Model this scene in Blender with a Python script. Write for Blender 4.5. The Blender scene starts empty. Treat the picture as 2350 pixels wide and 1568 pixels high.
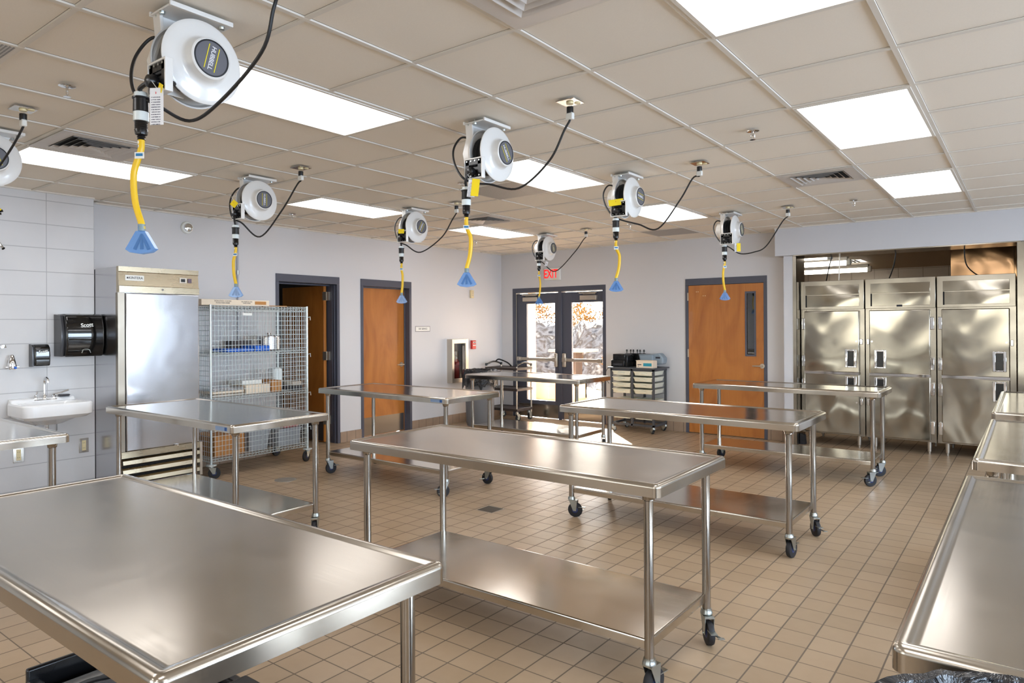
import bpy, math, random
from mathutils import Vector, Matrix
random.seed(7)
PI = math.pi
S = bpy.context.scene
C = bpy.context.collection

# ------------------------------------------------------------------ camera
W, HGT = 2350, 1568
F_PX, YAW, PITCH, ROLL = 1579.25, 0.6600046, 0.0014057, -0.0058113
PX, PY = 1141.48, 745.23
v = Vector((-math.sin(YAW)*math.cos(PITCH), math.cos(YAW)*math.cos(PITCH), math.sin(PITCH)))
r = Vector((math.cos(YAW), math.sin(YAW), 0)); u = r.cross(v)
r2 = r*math.cos(ROLL)+u*math.sin(ROLL); u2 = u*math.cos(ROLL)-r*math.sin(ROLL)
cd = bpy.data.cameras.new('camera'); cam = bpy.data.objects.new('camera', cd); C.objects.link(cam)
cam.matrix_world = Matrix(((r2.x, u2.x, -v.x, 7.386), (r2.y, u2.y, -v.y, -9.6377), (r2.z, u2.z, -v.z, 1.5741), (0, 0, 0, 1)))
cd.sensor_fit = 'HORIZONTAL'; cd.sensor_width = 36; cd.lens = F_PX/W*36
cd.shift_x = (W/2-PX)/W; cd.shift_y = (PY-HGT/2)/W
cd.clip_start = 0.02; cd.clip_end = 200
S.camera = cam

# ------------------------------------------------------------------ light
S.view_settings.view_transform = 'Standard'; S.view_settings.look = 'None'
S.view_settings.gamma = 1; S.view_settings.use_curve_mapping = False
S.view_settings.exposure = 0.66
S.cycles.use_denoising = True
S.cycles.max_bounces = 10; S.cycles.diffuse_bounces = 5; S.cycles.glossy_bounces = 5
S.cycles.transparent_max_bounces = 12
S.cycles.sample_clamp_indirect = 10; S.cycles.caustics_reflective = True; S.cycles.blur_glossy = 0.3
PANEL = 3.9      # emission of the troffer lenses
WINDOW = 5.0    # daylight lamps outside the unseen windows
wd = bpy.data.worlds.new('world'); S.world = wd; wd.use_nodes = True
nt = wd.node_tree; bg = nt.nodes['Background']
sky = nt.nodes.new('ShaderNodeTexSky'); sky.sky_type = 'NISHITA'; sky.sun_disc = False
sky.sun_elevation = math.radians(26); sky.sun_rotation = math.radians(-42)
hsv = nt.nodes.new('ShaderNodeHueSaturation'); hsv.inputs['Saturation'].default_value = .45
nt.links.new(sky.outputs[0], hsv.inputs['Color']); nt.links.new(hsv.outputs[0], bg.inputs[0]); bg.inputs[1].default_value = 0.55
sd = bpy.data.lights.new('sun', 'SUN'); sun = bpy.data.objects.new('sun', sd); C.objects.link(sun)
sd.energy = 90; sd.angle = math.radians(0.6); sd.color = (1.0, 0.93, 0.84)
sun.rotation_euler = Vector((0.67, -0.74, -0.50)).to_track_quat('-Z', 'Y').to_euler()
sun.location = (-6, 8, 6)
def area(name, loc, rot, sx, sy, energy, color):
    l = bpy.data.lights.new(name, 'AREA'); l.shape = 'RECTANGLE'; l.size = sx; l.size_y = sy
    l.energy = energy; l.color = color
    o = bpy.data.objects.new(name, l); C.objects.link(o); o.location = loc; o.rotation_euler = rot
    return o
# daylight through the windows of the right wall and of the wall behind the camera
RW, FW = 11.2, -13.6
for yy in (-3.2, -6.4, -9.6):
    area('window_daylight', (RW+0.25, yy, 1.75), (0, math.radians(90), 0), 1.5, 2.2, 24*WINDOW, (0.62, 0.78, 1.0))
for xx in (3.4, 7.2):
    area('window_daylight', (xx, FW-0.25, 1.75), (math.radians(90), 0, 0), 2.4, 1.5, 2.6*WINDOW, (1.0, 0.95, 0.8))

H = 2.811

# ------------------------------------------------------------------ materials
def lin(c):
    return tuple((x/255/12.92 if x/255 <= .04045 else ((x/255+.055)/1.055)**2.4) for x in c)+(1,)
MATS = {}
def mat(name, col=(200, 200, 200), rough=.5, metal=0, spec=.5, coat=0, emis=None, es=0, alpha=1):
    if name in MATS: return MATS[name]
    m = bpy.data.materials.new(name); m.use_nodes = True; MATS[name] = m
    p = m.node_tree.nodes['Principled BSDF']
    p.inputs['Base Color'].default_value = lin(col); p.inputs['Roughness'].default_value = rough
    p.inputs['Metallic'].default_value = metal; p.inputs['Specular IOR Level'].default_value = spec
    p.inputs['Coat Weight'].default_value = coat; p.inputs['Alpha'].default_value = alpha
    if emis: p.inputs['Emission Color'].default_value = lin(emis); p.inputs['Emission Strength'].default_value = es
    # slight procedural variation of every surface
    t = m.node_tree
    tc = t.nodes.new('ShaderNodeTexCoord'); n = t.nodes.new('ShaderNodeTexNoise'); n.inputs['Scale'].default_value = 9
    mr = t.nodes.new('ShaderNodeMapRange'); mr.inputs[3].default_value = max(0, rough-.04); mr.inputs[4].default_value = min(1, rough+.04)
    t.links.new(tc.outputs['Object'], n.inputs['Vector']); t.links.new(n.outputs['Fac'], mr.inputs[0]); t.links.new(mr.outputs[0], p.inputs['Roughness'])
    return m
def P(m): return m.node_tree.nodes['Principled BSDF']
def N(m, t, **k):
    n = m.node_tree.nodes.new(t)
    for a, b in k.items():
        if hasattr(n, a): setattr(n, a, b)
        else: n.inputs[a].default_value = b
    return n
def L(m, a, b): m.node_tree.links.new(a, b)
def math_(m, op, a, b=None, c=None):
    n = N(m, 'ShaderNodeMath', operation=op)
    for i, x in enumerate((a, b, c)):
        if x is None: continue
        if isinstance(x, (int, float)): n.inputs[i].default_value = x
        else: L(m, x, n.inputs[i])
    return n.outputs[0]
def obj_xyz(m):
    g = N(m, 'ShaderNodeNewGeometry'); s = N(m, 'ShaderNodeSeparateXYZ'); L(m, g.outputs['Position'], s.inputs[0])
    return s.outputs[0], s.outputs[1], s.outputs[2], g.outputs['Position']
def seam(m, coord, pitch, off, half):
    """1 on a joint line, 0 elsewhere"""
    a = math_(m, 'SUBTRACT', coord, off); a = math_(m, 'DIVIDE', a, pitch)
    f = math_(m, 'FRACT', a); d = math_(m, 'ABSOLUTE', math_(m, 'SUBTRACT', f, .5)); d = math_(m, 'SUBTRACT', .5, d)
    return math_(m, 'LESS_THAN', math_(m, 'MULTIPLY', d, pitch), half), math_(m, 'FLOOR', a)
def mixc(m, fac, a, b):
    n = N(m, 'ShaderNodeMix', data_type='RGBA')
    if isinstance(fac, (int, float)): n.inputs[0].default_value = fac
    else: L(m, fac, n.inputs[0])
    for i, x in ((6, a), (7, b)):
        if isinstance(x, tuple): n.inputs[i].default_value = x
        else: L(m, x, n.inputs[i])
    return n.outputs[2]
def bump(m, height, dist, strength=1, inv=False):
    b = N(m, 'ShaderNodeBump', invert=inv); b.inputs['Strength'].default_value = strength; b.inputs['Distance'].default_value = dist
    L(m, height, b.inputs['Height']); L(m, b.outputs[0], P(m).inputs['Normal']); return b
def noise(m, scale, vec=None, detail=2, dist=0, stretch=None):
    n = N(m, 'ShaderNodeTexNoise'); n.inputs['Scale'].default_value = scale; n.inputs['Detail'].default_value = detail
    n.inputs['Distortion'].default_value = dist
    if vec is None:
        tc = N(m, 'ShaderNodeTexCoord'); vec = tc.outputs['Object']
    if stretch:
        mp = N(m, 'ShaderNodeMapping'); mp.inputs['Scale'].default_value = stretch; L(m, vec, mp.inputs[0]); vec = mp.outputs[0]
    L(m, vec, n.inputs['Vector']); return n.outputs['Fac']

def brushed(name, col, rough, stretch, dirt=.05, aniso=0.0):
    m = mat(name, col, rough, 1.0); p = P(m)
    n1 = noise(m, 1, stretch=stretch, detail=3)
    n2 = noise(m, 3.5, detail=5, dist=1.2)
    s = math_(m, 'ADD', math_(m, 'MULTIPLY', n1, .06), math_(m, 'MULTIPLY', n2, .1))
    L(m, math_(m, 'ADD', s, rough-.08), p.inputs['Roughness'])
    c = lin(col); d = tuple(x*(1-dirt*2.2) for x in c[:3])+(1,)
    L(m, mixc(m, n2, d, c), p.inputs['Base Color'])
    bump(m, n1, .0002, .05)
    if aniso: p.inputs['Anisotropic'].default_value = aniso
    return m
M_TOP = brushed('brushed_steel_top', (204, 197, 186), .15, (3, 160, 160))
M_EDGE = brushed('rolled_steel_edge', (196, 190, 182), .2, (6, 60, 60))
M_TUBE = brushed('steel_tube', (172, 167, 160), .16, (90, 90, 2))
M_SATIN = brushed('satin_steel_top', (190, 182, 170), .21, (3, 140, 140), .08)
M_SATINY = brushed('satin_steel_top_lengthwise', (190, 182, 170), .21, (140, 3, 140), .08)
M_SHELF = brushed('steel_shelf', (204, 197, 186), .15, (3, 120, 120))
M_CHROME = mat('chrome', (225, 225, 225), .06, 1)
M_ZINC = mat('zinc_plate', (176, 180, 176), .32, 1)
M_WIRE = mat('zinc_wire', (206, 214, 214), .3, .5)
def wavy(name, col, rough, amp, scale):
    m = mat(name, col, rough, 1.0)
    n1 = noise(m, scale, detail=1, dist=.7); bump(m, n1, amp, 1); return m
M_POL = wavy('polished_steel_door', (164, 158, 146), .12, .05, 1.25)
M_POL2 = wavy('polished_steel_frame', (158, 152, 142), .2, .006, 2.0)
M_FRIDGE = brushed('fridge_door_steel', (205, 205, 208), .2, (120, 120, 2))
M_FRIDGE_WARM = brushed('fridge_header_steel', (190, 177, 152), .28, (2, 2, 90))
M_RUBBER = mat('black_rubber', (26, 26, 30), .55)
M_NAVY = mat('navy_wheel', (36, 50, 92), .4)
M_BLACK = mat('black_plastic', (18, 18, 20), .28)
M_GLOSSBLK = mat('gloss_black_plastic', (10, 10, 11), .08, coat=.5)
M_SMOKE = mat('smoked_side_plastic', (62, 62, 66), .2)
M_DARK = mat('dark_void', (12, 12, 13), .8)
M_WHITE = mat('white_enamel', (226, 224, 220), .22, coat=.3)
M_WHITEP = mat('white_plastic', (222, 222, 216), .4)
M_CLEARP = mat('translucent_white_plastic', (214, 222, 222), .25)
M_CORD = mat('black_cord', (22, 22, 24), .45)
M_YCORD = mat('yellow_cord', (222, 180, 6), .35)
M_YTAG = mat('yellow_tag_card', (244, 214, 10), .6)
M_GRAYEM = mat('grey_emblem', (98, 98, 104), .45)
M_YEL = mat('yellow_ink', (232, 214, 20), .5)
M_INK = mat('dark_ink', (40, 42, 52), .6)
M_REDINK = mat('red_ink', (206, 24, 30), .5)
M_BLUEINK = mat('blue_ink', (20, 110, 160), .5)
M_FRAME = mat('slate_paint', (76, 78, 90), .38)
M_PORC = mat('white_porcelain', (236, 236, 236), .12, coat=.5)
M_ALU = mat('satin_aluminium', (196, 186, 172), .35, .8)
M_IVORY = mat('ivory_device', (222, 206, 160), .4)
M_CARD = mat('brown_cardboard', (176, 122, 66), .8)
M_CARDW = mat('white_cardboard', (222, 206, 184), .8)
M_GREYBIN = mat('grey_tote', (150, 154, 158), .5)
M_BRUTE = mat('grey_bin_plastic', (112, 114, 118), .5)
M_TRAY = mat('cream_tray_plastic', (226, 226, 208), .35)
M_CARTFR = mat('charcoal_cart_frame', (72, 74, 78), .45)
M_BLUE = mat('blue_plastic', (10, 92, 196), .35)
M_RED = mat('red_alarm', (196, 46, 40), .4)
M_BROWNCART = mat('dark_brown_shelf', (66, 56, 52), .45)
M_GREYCLOTH = mat('grey_vinyl', (132, 146, 156), .5)
M_TEAL = mat('teal_print', (40, 140, 160), .6)
M_WOODOUT = mat('cedar_timber', (206, 172, 140), .8)
M_COIL = mat('coiled_cord', (24, 24, 27), .5)

def glass(name, tint=(1, 1, 1, 1), gloss=.08, rough=.02):
    m = bpy.data.materials.new(name); m.use_nodes = True; t = m.node_tree; t.nodes.clear()
    o = t.nodes.new('ShaderNodeOutputMaterial'); a = t.nodes.new('ShaderNodeBsdfTransparent'); b = t.nodes.new('ShaderNodeBsdfGlossy')
    f = t.nodes.new('ShaderNodeLayerWeight'); f.inputs[0].default_value = .35; mx = t.nodes.new('ShaderNodeMixShader')
    a.inputs[0].default_value = tint; b.inputs['Roughness'].default_value = rough
    mm = t.nodes.new('ShaderNodeMath'); mm.operation = 'MULTIPLY_ADD'; mm.inputs[1].default_value = .7; mm.inputs[2].default_value = gloss*.3
    t.links.new(f.outputs['Fresnel'], mm.inputs[0]); t.links.new(mm.outputs[0], mx.inputs[0])
    t.links.new(a.outputs[0], mx.inputs[1]); t.links.new(b.outputs[0], mx.inputs[2]); t.links.new(mx.outputs[0], o.inputs[0])
    return m
M_GLASS = glass('clear_glass')
M_BLUECLEAR = mat('clear_blue_plastic', (110, 160, 225), .1, coat=.5)
def _clear(m, tint, f):
    t = m.node_tree; o = t.nodes['Material Output']; mx = t.nodes.new('ShaderNodeMixShader'); mx.inputs[0].default_value = f
    a = t.nodes.new('ShaderNodeBsdfTransparent'); a.inputs[0].default_value = tint
    t.links.new(a.outputs[0], mx.inputs[1]); t.links.new(P(m).outputs[0], mx.inputs[2]); t.links.new(mx.outputs[0], o.inputs[0])
_clear(M_BLUECLEAR, (.7, .86, 1, 1), .4)

# wood veneer
def wood(name, a, b):
    m = mat(name, a, .33, coat=.25)
    x, y, z, pos = obj_xyz(m)
    n1 = noise(m, 1, vec=pos, detail=5, dist=2.5, stretch=(3, 3, .9))
    n2 = noise(m, 1, vec=pos, detail=3, stretch=(70, 70, 2.5))
    f = math_(m, 'ADD', math_(m, 'MULTIPLY', n1, 1.3), math_(m, 'MULTIPLY', n2, .3)); f = math_(m, 'SUBTRACT', f, .3)
    L(m, mixc(m, f, lin(b), lin(a)), P(m).inputs['Base Color']); return m
M_WOOD = wood('birch_veneer', (192, 124, 54), (150, 84, 28))

# quarry tile floor
def m_floor():
    m = mat('quarry_tile', (176, 150, 122), .42, spec=.45); p = P(m)
    x, y, z, pos = obj_xyz(m)
    sx, ix = seam(m, x, .1617, 6.355, .0037); sy, iy = seam(m, y, .1655, -4.598, .003)
    s = math_(m, 'MAXIMUM', sx, sy)
    cx = N(m, 'ShaderNodeCombineXYZ'); L(m, ix, cx.inputs[0]); L(m, iy, cx.inputs[1])
    wn = N(m, 'ShaderNodeTexWhiteNoise'); L(m, cx.outputs[0], wn.inputs['Vector'])
    n1 = noise(m, 14, vec=pos, detail=5); n2 = noise(m, 1.2, vec=pos, detail=3)
    f = math_(m, 'ADD', math_(m, 'MULTIPLY', wn.outputs['Value'], .45), math_(m, 'MULTIPLY', n1, .35)); f = math_(m, 'ADD', f, math_(m, 'MULTIPLY', n2, .25))
    tile = mixc(m, f, lin((158, 135, 107)), lin((186, 162, 133)))
    L(m, mixc(m, s, tile, lin((114, 100, 86))), p.inputs['Base Color'])
    L(m, math_(m, 'ADD', math_(m, 'MULTIPLY', n2, .2), math_(m, 'ADD', math_(m, 'MULTIPLY', s, .4), .26)), p.inputs['Roughness'])
    bump(m, math_(m, 'ADD', s, math_(m, 'MULTIPLY', n1, -.12)), .002, .6, True)
    return m
M_FLOOR = m_floor()
def m_base():
    m = mat('quarry_base_tile', (150, 128, 108), .45)
    x, y, z, pos = obj_xyz(m)
    s1, _ = seam(m, math_(m, 'ADD', x, y), .155, -2.24, .0035)
    L(m, mixc(m, s1, mixc(m, noise(m, 8, vec=pos), lin((140, 118, 98)), lin((164, 140, 118))), lin((96, 82, 70))), P(m).inputs['Base Color']); return m
M_BASE = m_base()
def m_wall(name, col):
    m = mat(name, col, .6, spec=.3); n = noise(m, 60, detail=3); bump(m, n, .0006, .3); return m
M_WALL = m_wall('painted_gypsum', (204, 203, 204))
M_SOFFIT = m_wall('painted_soffit', (200, 200, 203))
def m_block():
    m = mat('painted_block', (200, 199, 200), .5, spec=.35)
    x, y, z, pos = obj_xyz(m)
    s1, i1 = seam(m, z, .2175, 2.741, .0032); s2, i2 = seam(m, y, .4055, -7.192, .003)
    s = math_(m, 'MAXIMUM', s1, s2); n = noise(m, 26, vec=pos, detail=6); n2 = noise(m, 3, vec=pos, detail=3)
    f = math_(m, 'MULTIPLY', n2, .7)
    L(m, mixc(m, s, mixc(m, f, lin((196, 195, 196)), lin((212, 210, 208))), lin((166, 165, 166))), P(m).inputs['Base Color'])
    bump(m, math_(m, 'ADD', s, math_(m, 'MULTIPLY', n, .3)), .004, .7, True); return m
M_BLOCK = m_block()
def m_ceil():
    m = mat('ceiling_tile', (206, 199, 188), .85, spec=.15)
    x, y, z, pos = obj_xyz(m)
    s1, i1 = seam(m, x, .6096, .198, .0135); s2, i2 = seam(m, y, .6096, -.6, .0135)
    s = math_(m, 'MAXIMUM', s1, s2); n = noise(m, 160, vec=pos, detail=3); n2 = noise(m, 1.4, vec=pos)
    L(m, mixc(m, s, mixc(m, math_(m, 'MULTIPLY', n, .6), lin((231, 224, 212)), lin((221, 213, 201))), lin((120, 110, 98))), P(m).inputs['Base Color'])  # dark seam colour paints the shadow gap beside the T bars
    bump(m, n, .001, .25); return m
M_CEIL = m_ceil()
M_GRID = mat('ceiling_grid_paint', (214, 208, 198), .6)
M_PANEL = mat('light_lens', (255, 255, 255), .4, emis=(252, 251, 252), es=PANEL)
M_TUBE_L = mat('fluorescent_tube', (255, 255, 255), .4, emis=(255, 244, 224), es=9)
M_VENT = mat('diffuser_paint', (196, 190, 184), .4)
def m_perf():
    m = mat('perforated_metal', (184, 180, 174), .5, .3)
    x, y, z, pos = obj_xyz(m)
    vo = N(m, 'ShaderNodeTexVoronoi'); vo.inputs['Scale'].default_value = 70; vo.inputs['Randomness'].default_value = 0; L(m, pos, vo.inputs['Vector'])
    f = math_(m, 'LESS_THAN', vo.outputs['Distance'], .32)
    L(m, mixc(m, f, lin((186, 182, 176)), lin((70, 66, 62))), P(m).inputs['Base Color']); return m
M_PERF = m_perf()
def m_ktile():
    m = mat('kitchen_wall_tile', (150, 136, 122), .3)
    x, y, z, pos = obj_xyz(m); s1, _ = seam(m, x, .4, 4.2, .004); s2, _ = seam(m, z, .2, 2.6, .004)
    L(m, mixc(m, math_(m, 'MAXIMUM', s1, s2), lin((168, 154, 140)), lin((110, 98, 88))), P(m).inputs['Base Color']); return m
M_KTILE = m_ktile()
def m_liner():
    m = mat('bin_liner', (20, 21, 26), .16); n = noise(m, 11, detail=5, dist=1.5); bump(m, n, .03, 1); return m
M_LINER = m_liner()
def m_tagprint():
    m = mat('printed_tag', (226, 226, 228), .6)
    tc = N(m, 'ShaderNodeTexCoord'); sp = N(m, 'ShaderNodeSeparateXYZ'); L(m, tc.outputs['Generated'], sp.inputs[0])
    a = math_(m, 'FRACT', math_(m, 'MULTIPLY', sp.outputs[2], 15)); a = math_(m, 'LESS_THAN', a, .42)
    n = noise(m, 30, vec=tc.outputs['Generated'], detail=1); a = math_(m, 'MULTIPLY', a, math_(m, 'GREATER_THAN', n, .42))
    e = math_(m, 'LESS_THAN', math_(m, 'ABSOLUTE', math_(m, 'SUBTRACT', sp.outputs[1], .42)), .33)
    e2 = math_(m, 'LESS_THAN', sp.outputs[2], .8); a = math_(m, 'MULTIPLY', math_(m, 'MULTIPLY', a, e), e2)
    L(m, mixc(m, a, lin((228, 228, 230)), lin((96, 96, 110))), P(m).inputs['Base Color']); return m
M_TAG = m_tagprint()
def m_hill(name, cols, scale):
    m = mat(name, cols[0], .9, spec=.1)
    x, y, z, pos = obj_xyz(m); n = noise(m, scale, vec=pos, detail=8, dist=.6)
    cr = N(m, 'ShaderNodeValToRGB'); L(m, n, cr.inputs[0]); e = cr.color_ramp.elements
    e[0].position = .3; e[0].color = lin(cols[0]); e[1].position = .7; e[1].color = lin(cols[-1])
    for i, c in enumerate(cols[1:-1]):
        q = e.new(.3+.4*(i+1)/(len(cols)-1)); q.color = lin(c)
    L(m, cr.outputs[0], P(m).inputs['Base Color']); bump(m, n, .03, .6); return m
M_ROCK = m_hill('pale_rock_bank', ((52, 48, 50), (150, 148, 146), (96, 86, 78), (190, 186, 178)), 3.0)
M_LEAF = m_hill('autumn_foliage', ((60, 50, 56), (170, 120, 36), (96, 80, 66), (196, 146, 70)), 9)
M_GREEN = m_hill('green_leaves', ((50, 80, 30), (110, 150, 60), (150, 190, 90)), 20)
M_CONC = mat('pale_concrete', (150, 146, 140), .9)

# ------------------------------------------------------------------ mesh builder
class MB:
    def __init__(s): s.v = []; s.f = []
    def add(s, vs, fs):
        b = len(s.v); s.v += [tuple(x) for x in vs]; s.f += [tuple(b+i for i in f) for f in fs]; return s
    def box(s, x0, x1, y0, y1, z0, z1):
        return s.add([(x0, y0, z0), (x1, y0, z0), (x1, y1, z0), (x0, y1, z0), (x0, y0, z1), (x1, y0, z1), (x1, y1, z1), (x0, y1, z1)],
                     [(0, 3, 2, 1), (4, 5, 6, 7), (0, 1, 5, 4), (1, 2, 6, 5), (2, 3, 7, 6), (3, 0, 4, 7)])
    def obox(s, c, sz, rot):
        R = rot if isinstance(rot, Matrix) else Matrix.Rotation(rot, 3, 'Z')
        hx, hy, hz = [a/2 for a in sz]
        vs = [Vector(c)+R @ Vector((a*hx, b*hy, d*hz)) for d in (-1, 1) for a, b in ((-1, -1), (1, -1), (1, 1), (-1, 1))]
        return s.add(vs, [(0, 3, 2, 1), (4, 5, 6, 7), (0, 1, 5, 4), (1, 2, 6, 5), (2, 3, 7, 6), (3, 0, 4, 7)])
    def tube(s, pts, rad, n=8, cap=True, smooth=0):
        pts = [Vector(p) for p in pts]
        if smooth: pts = catmull(pts, smooth)
        rads = rad if isinstance(rad, (list, tuple)) else [rad]*len(pts)
        if len(rads) != len(pts): rads = [rads[min(len(rads)-1, int(i*len(rads)/len(pts)))] for i in range(len(pts))]
        vs = []; up = None
        for i, p in enumerate(pts):
            d = (pts[min(i+1, len(pts)-1)]-pts[max(i-1, 0)])
            if d.length < 1e-9: d = Vector((0, 0, 1))
            d.normalize()
            if up is None:
                up = d.orthogonal().normalized()
            else:
                up = (up-d*up.dot(d)); up = up.normalized() if up.length > 1e-6 else d.orthogonal().normalized()
            w = d.cross(up)
            for k in range(n):
                a = 2*PI*k/n; vs.append(p+(up*math.cos(a)+w*math.sin(a))*rads[i])
        fs = []
        for i in range(len(pts)-1):
            for k in range(n):
                a = i*n+k; b = i*n+(k+1) % n; fs.append((a, b, b+n, a+n))
        if cap: fs.append(tuple(range(n-1, -1, -1))); fs.append(tuple(range((len(pts)-1)*n, len(pts)*n)))
        return s.add(vs, fs)
    def lathe(s, prof, c=(0, 0, 0), axis='z', n=24, close=True):
        c = Vector(c); vs = []
        for (rr, h) in prof:
            for k in range(n):
                a = 2*PI*k/n; p = (rr*math.cos(a), rr*math.sin(a), h)
                if axis == 'x': p = (h, p[0], p[1])
                elif axis == 'y': p = (p[1], h, p[0])
                vs.append(c+Vector(p))
        fs = []
        for i in range(len(prof)-1):
            for k in range(n):
                a = i*n+k; b = i*n+(k+1) % n; fs.append((a, b, b+n, a+n))
        if close: fs.append(tuple(range(n-1, -1, -1))); fs.append(tuple(range((len(prof)-1)*n, len(prof)*n)))
        return s.add(vs, fs)
    def prism(s, poly, axis, a0, a1):
        n = len(poly); vs = []
        for a in (a0, a1):
            for (p, q) in poly:
                vs.append({'x': (a, p, q), 'y': (p, a, q), 'z': (p, q, a)}[axis])
        return s.add(vs, [tuple(range(n-1, -1, -1)), tuple(range(n, 2*n))]+[(i, (i+1) % n, (i+1) % n+n, i+n) for i in range(n)])
    def rings(s, rings, cap0=True, cap1=True):
        n = len(rings[0]); vs = [p for rg in rings for p in rg]; fs = []
        for i in range(len(rings)-1):
            for k in range(n):
                a = i*n+k; b = i*n+(k+1) % n; fs.append((a, b, b+n, a+n))
        if cap0: fs.append(tuple(range(n-1, -1, -1)))
        if cap1: fs.append(tuple(range((len(rings)-1)*n, len(rings)*n)))
        return s.add(vs, fs)
    def build(s, name, m, parent=None, org=(0, 0, 0), bevel=0, flat=False, seg=2):
        me = bpy.data.meshes.new(name); o0 = org
        me.from_pydata([(a-o0[0], b-o0[1], c-o0[2]) for a, b, c in s.v], [], s.f); me.update()
        if not flat:
            me.polygons.foreach_set('use_smooth', [True]*len(me.polygons)); me.set_sharp_from_angle(angle=math.radians(38))
        me.materials.append(m)
        o = bpy.data.objects.new(name, me); C.objects.link(o)
        if parent: o.parent = parent
        if bevel:
            b = o.modifiers.new('bevel', 'BEVEL'); b.width = bevel; b.segments = seg; b.limit_method = 'ANGLE'; b.angle_limit = math.radians(40)
        return o
def catmull(p, k):
    out = []
    for i in range(len(p)-1):
        a = p[max(i-1, 0)]; b = p[i]; c = p[i+1]; d = p[min(i+2, len(p)-1)]
        for j in range(k):
            t = j/k; out.append(.5*((2*b)+(c-a)*t+(2*a-5*b+4*c-d)*t*t+(3*b-a-3*c+d)*t**3))
    out.append(p[-1]); return out
def rrect(x0, x1, y0, y1, rad, z, n=4):
    out = []
    for cx, cy, a0 in ((x1-rad, y1-rad, 0), (x0+rad, y1-rad, 90), (x0+rad, y0+rad, 180), (x1-rad, y0+rad, 270)):
        for k in range(n+1):
            a = math.radians(a0+90*k/n); out.append((cx+rad*math.cos(a), cy+rad*math.sin(a), z))
    return out
def tag(o, label, cat, group=None, kind=None):
    if label: o['label'] = label
    if cat: o['category'] = cat
    if group: o['group'] = group
    if kind: o['kind'] = kind
    return o
def thing(name, label, cat, loc=(0, 0, 0), group=None, rz=0):
    o = bpy.data.objects.new(name, None); C.objects.link(o); o.location = loc; o.rotation_euler = (0, 0, rz); o.empty_display_size = .1
    return tag(o, label, cat, group)
def struct(o): o['kind'] = 'structure'; return o
def copy_tree(o, parent=None):
    c = o.copy(); C.objects.link(c)
    if parent: c.parent = parent
    for ch in list(o.children): copy_tree(ch, c)
    return c
def text(body, size, m, name, parent, R, loc, extrude=.0006, sx=1, align='CENTER', bold=0):
    cu = bpy.data.curves.new('t', 'FONT'); cu.body = body; cu.size = size; cu.extrude = extrude; cu.align_x = align; cu.align_y = 'CENTER'; cu.offset = bold
    to = bpy.data.objects.new('t', cu); C.objects.link(to); bpy.context.view_layer.update()
    me = bpy.data.meshes.new_from_object(to.evaluated_get(bpy.context.evaluated_depsgraph_get()))
    bpy.data.objects.remove(to); me.name = name
    me.transform(Matrix.Translation(loc) @ R.to_4x4() @ Matrix.Diagonal((sx, 1, 1, 1)))
    me.materials.clear(); me.materials.append(m); me.shade_flat()
    o = bpy.data.objects.new(name, me); C.objects.link(o); o.parent = parent; return o
R_XF = Matrix(((0, 0, 1), (1, 0, 0), (0, 1, 0)))      # text read on a face looking towards +X
R_YF = Matrix(((1, 0, 0), (0, 0, -1), (0, 1, 0)))     # text read on a face looking towards -Y

# ------------------------------------------------------------------ room shell
T = .2
b = MB().box(-3.2, RW, FW, 7.0, -.08, 0); struct(b.build('floor', M_FLOOR))
b = MB().box(-.2, RW, FW, .2, H+.012, H+.1); struct(b.build('ceiling', M_CEIL))
# left wall with two doorways
b = MB()
for y0, y1, z0, z1 in ((-6.79, -4.594, 0, H+.012), (-4.594, -3.604, 2.238, H+.012), (-3.604, -3.23, 0, H+.012), (-3.23, -2.241, 2.238, H+.012), (-2.241, .2, 0, H+.012)):
    b.box(-T, 0, y0, y1, z0, z1)
struct(b.build('wall_left', M_WALL))
b = MB().box(-T, .27, FW, -6.787, 0, H+.012); struct(b.build('wall_left', M_BLOCK))
# back wall: double door, single door, pass-through opening
b = MB()
for x0, x1, z0, z1 in ((0, .243, 0, H+.012), (.243, 2.076, 2.214, H+.012), (2.076, 3.392, 0, H+.012), (3.392, 4.549, 2.236, H+.012), (4.549, 4.96, 0, H+.012), (4.96, 7.3, 2.62, H+.012), (7.3, RW, 0, H+.012)):
    b.box(x0, x1, 0, T, z0, z1)
struct(b.build('wall_back', M_WALL))
# bulkhead over the refrigerators and its end piers
b = MB().box(4.735, RW, -.28, .0, 2.462, H+.012); struct(b.build('wall_back', M_SOFFIT))
b = MB().box(4.82, 4.975, -.2, .0, 0, 2.462); struct(b.build('wall_back', M_SOFFIT))
b = MB().box(7.31, RW, -.2, .0, 0, 2.462); struct(b.build('wall_back', M_SOFFIT))
# stainless corner guards around the opening
g = MB().box(4.935, 4.98, -.204, -.2, .0, 2.46).box(4.976, 4.98, -.204, .2, 0, 2.46); struct(g.build('trim_1', M_POL2))
g = MB().box(7.262, 7.33, -.204, -.2, .0, 2.46).box(7.262, 7.266, -.204, .2, 0, 2.46).box(7.266, 7.31, -.2, .2, 0, 2.46); struct(g.build('trim_2', M_POL2))
g = MB().box(4.96, 7.3, -.27, .2, 2.45, 2.462); struct(g.build('trim_3', M_POL2))
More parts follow.
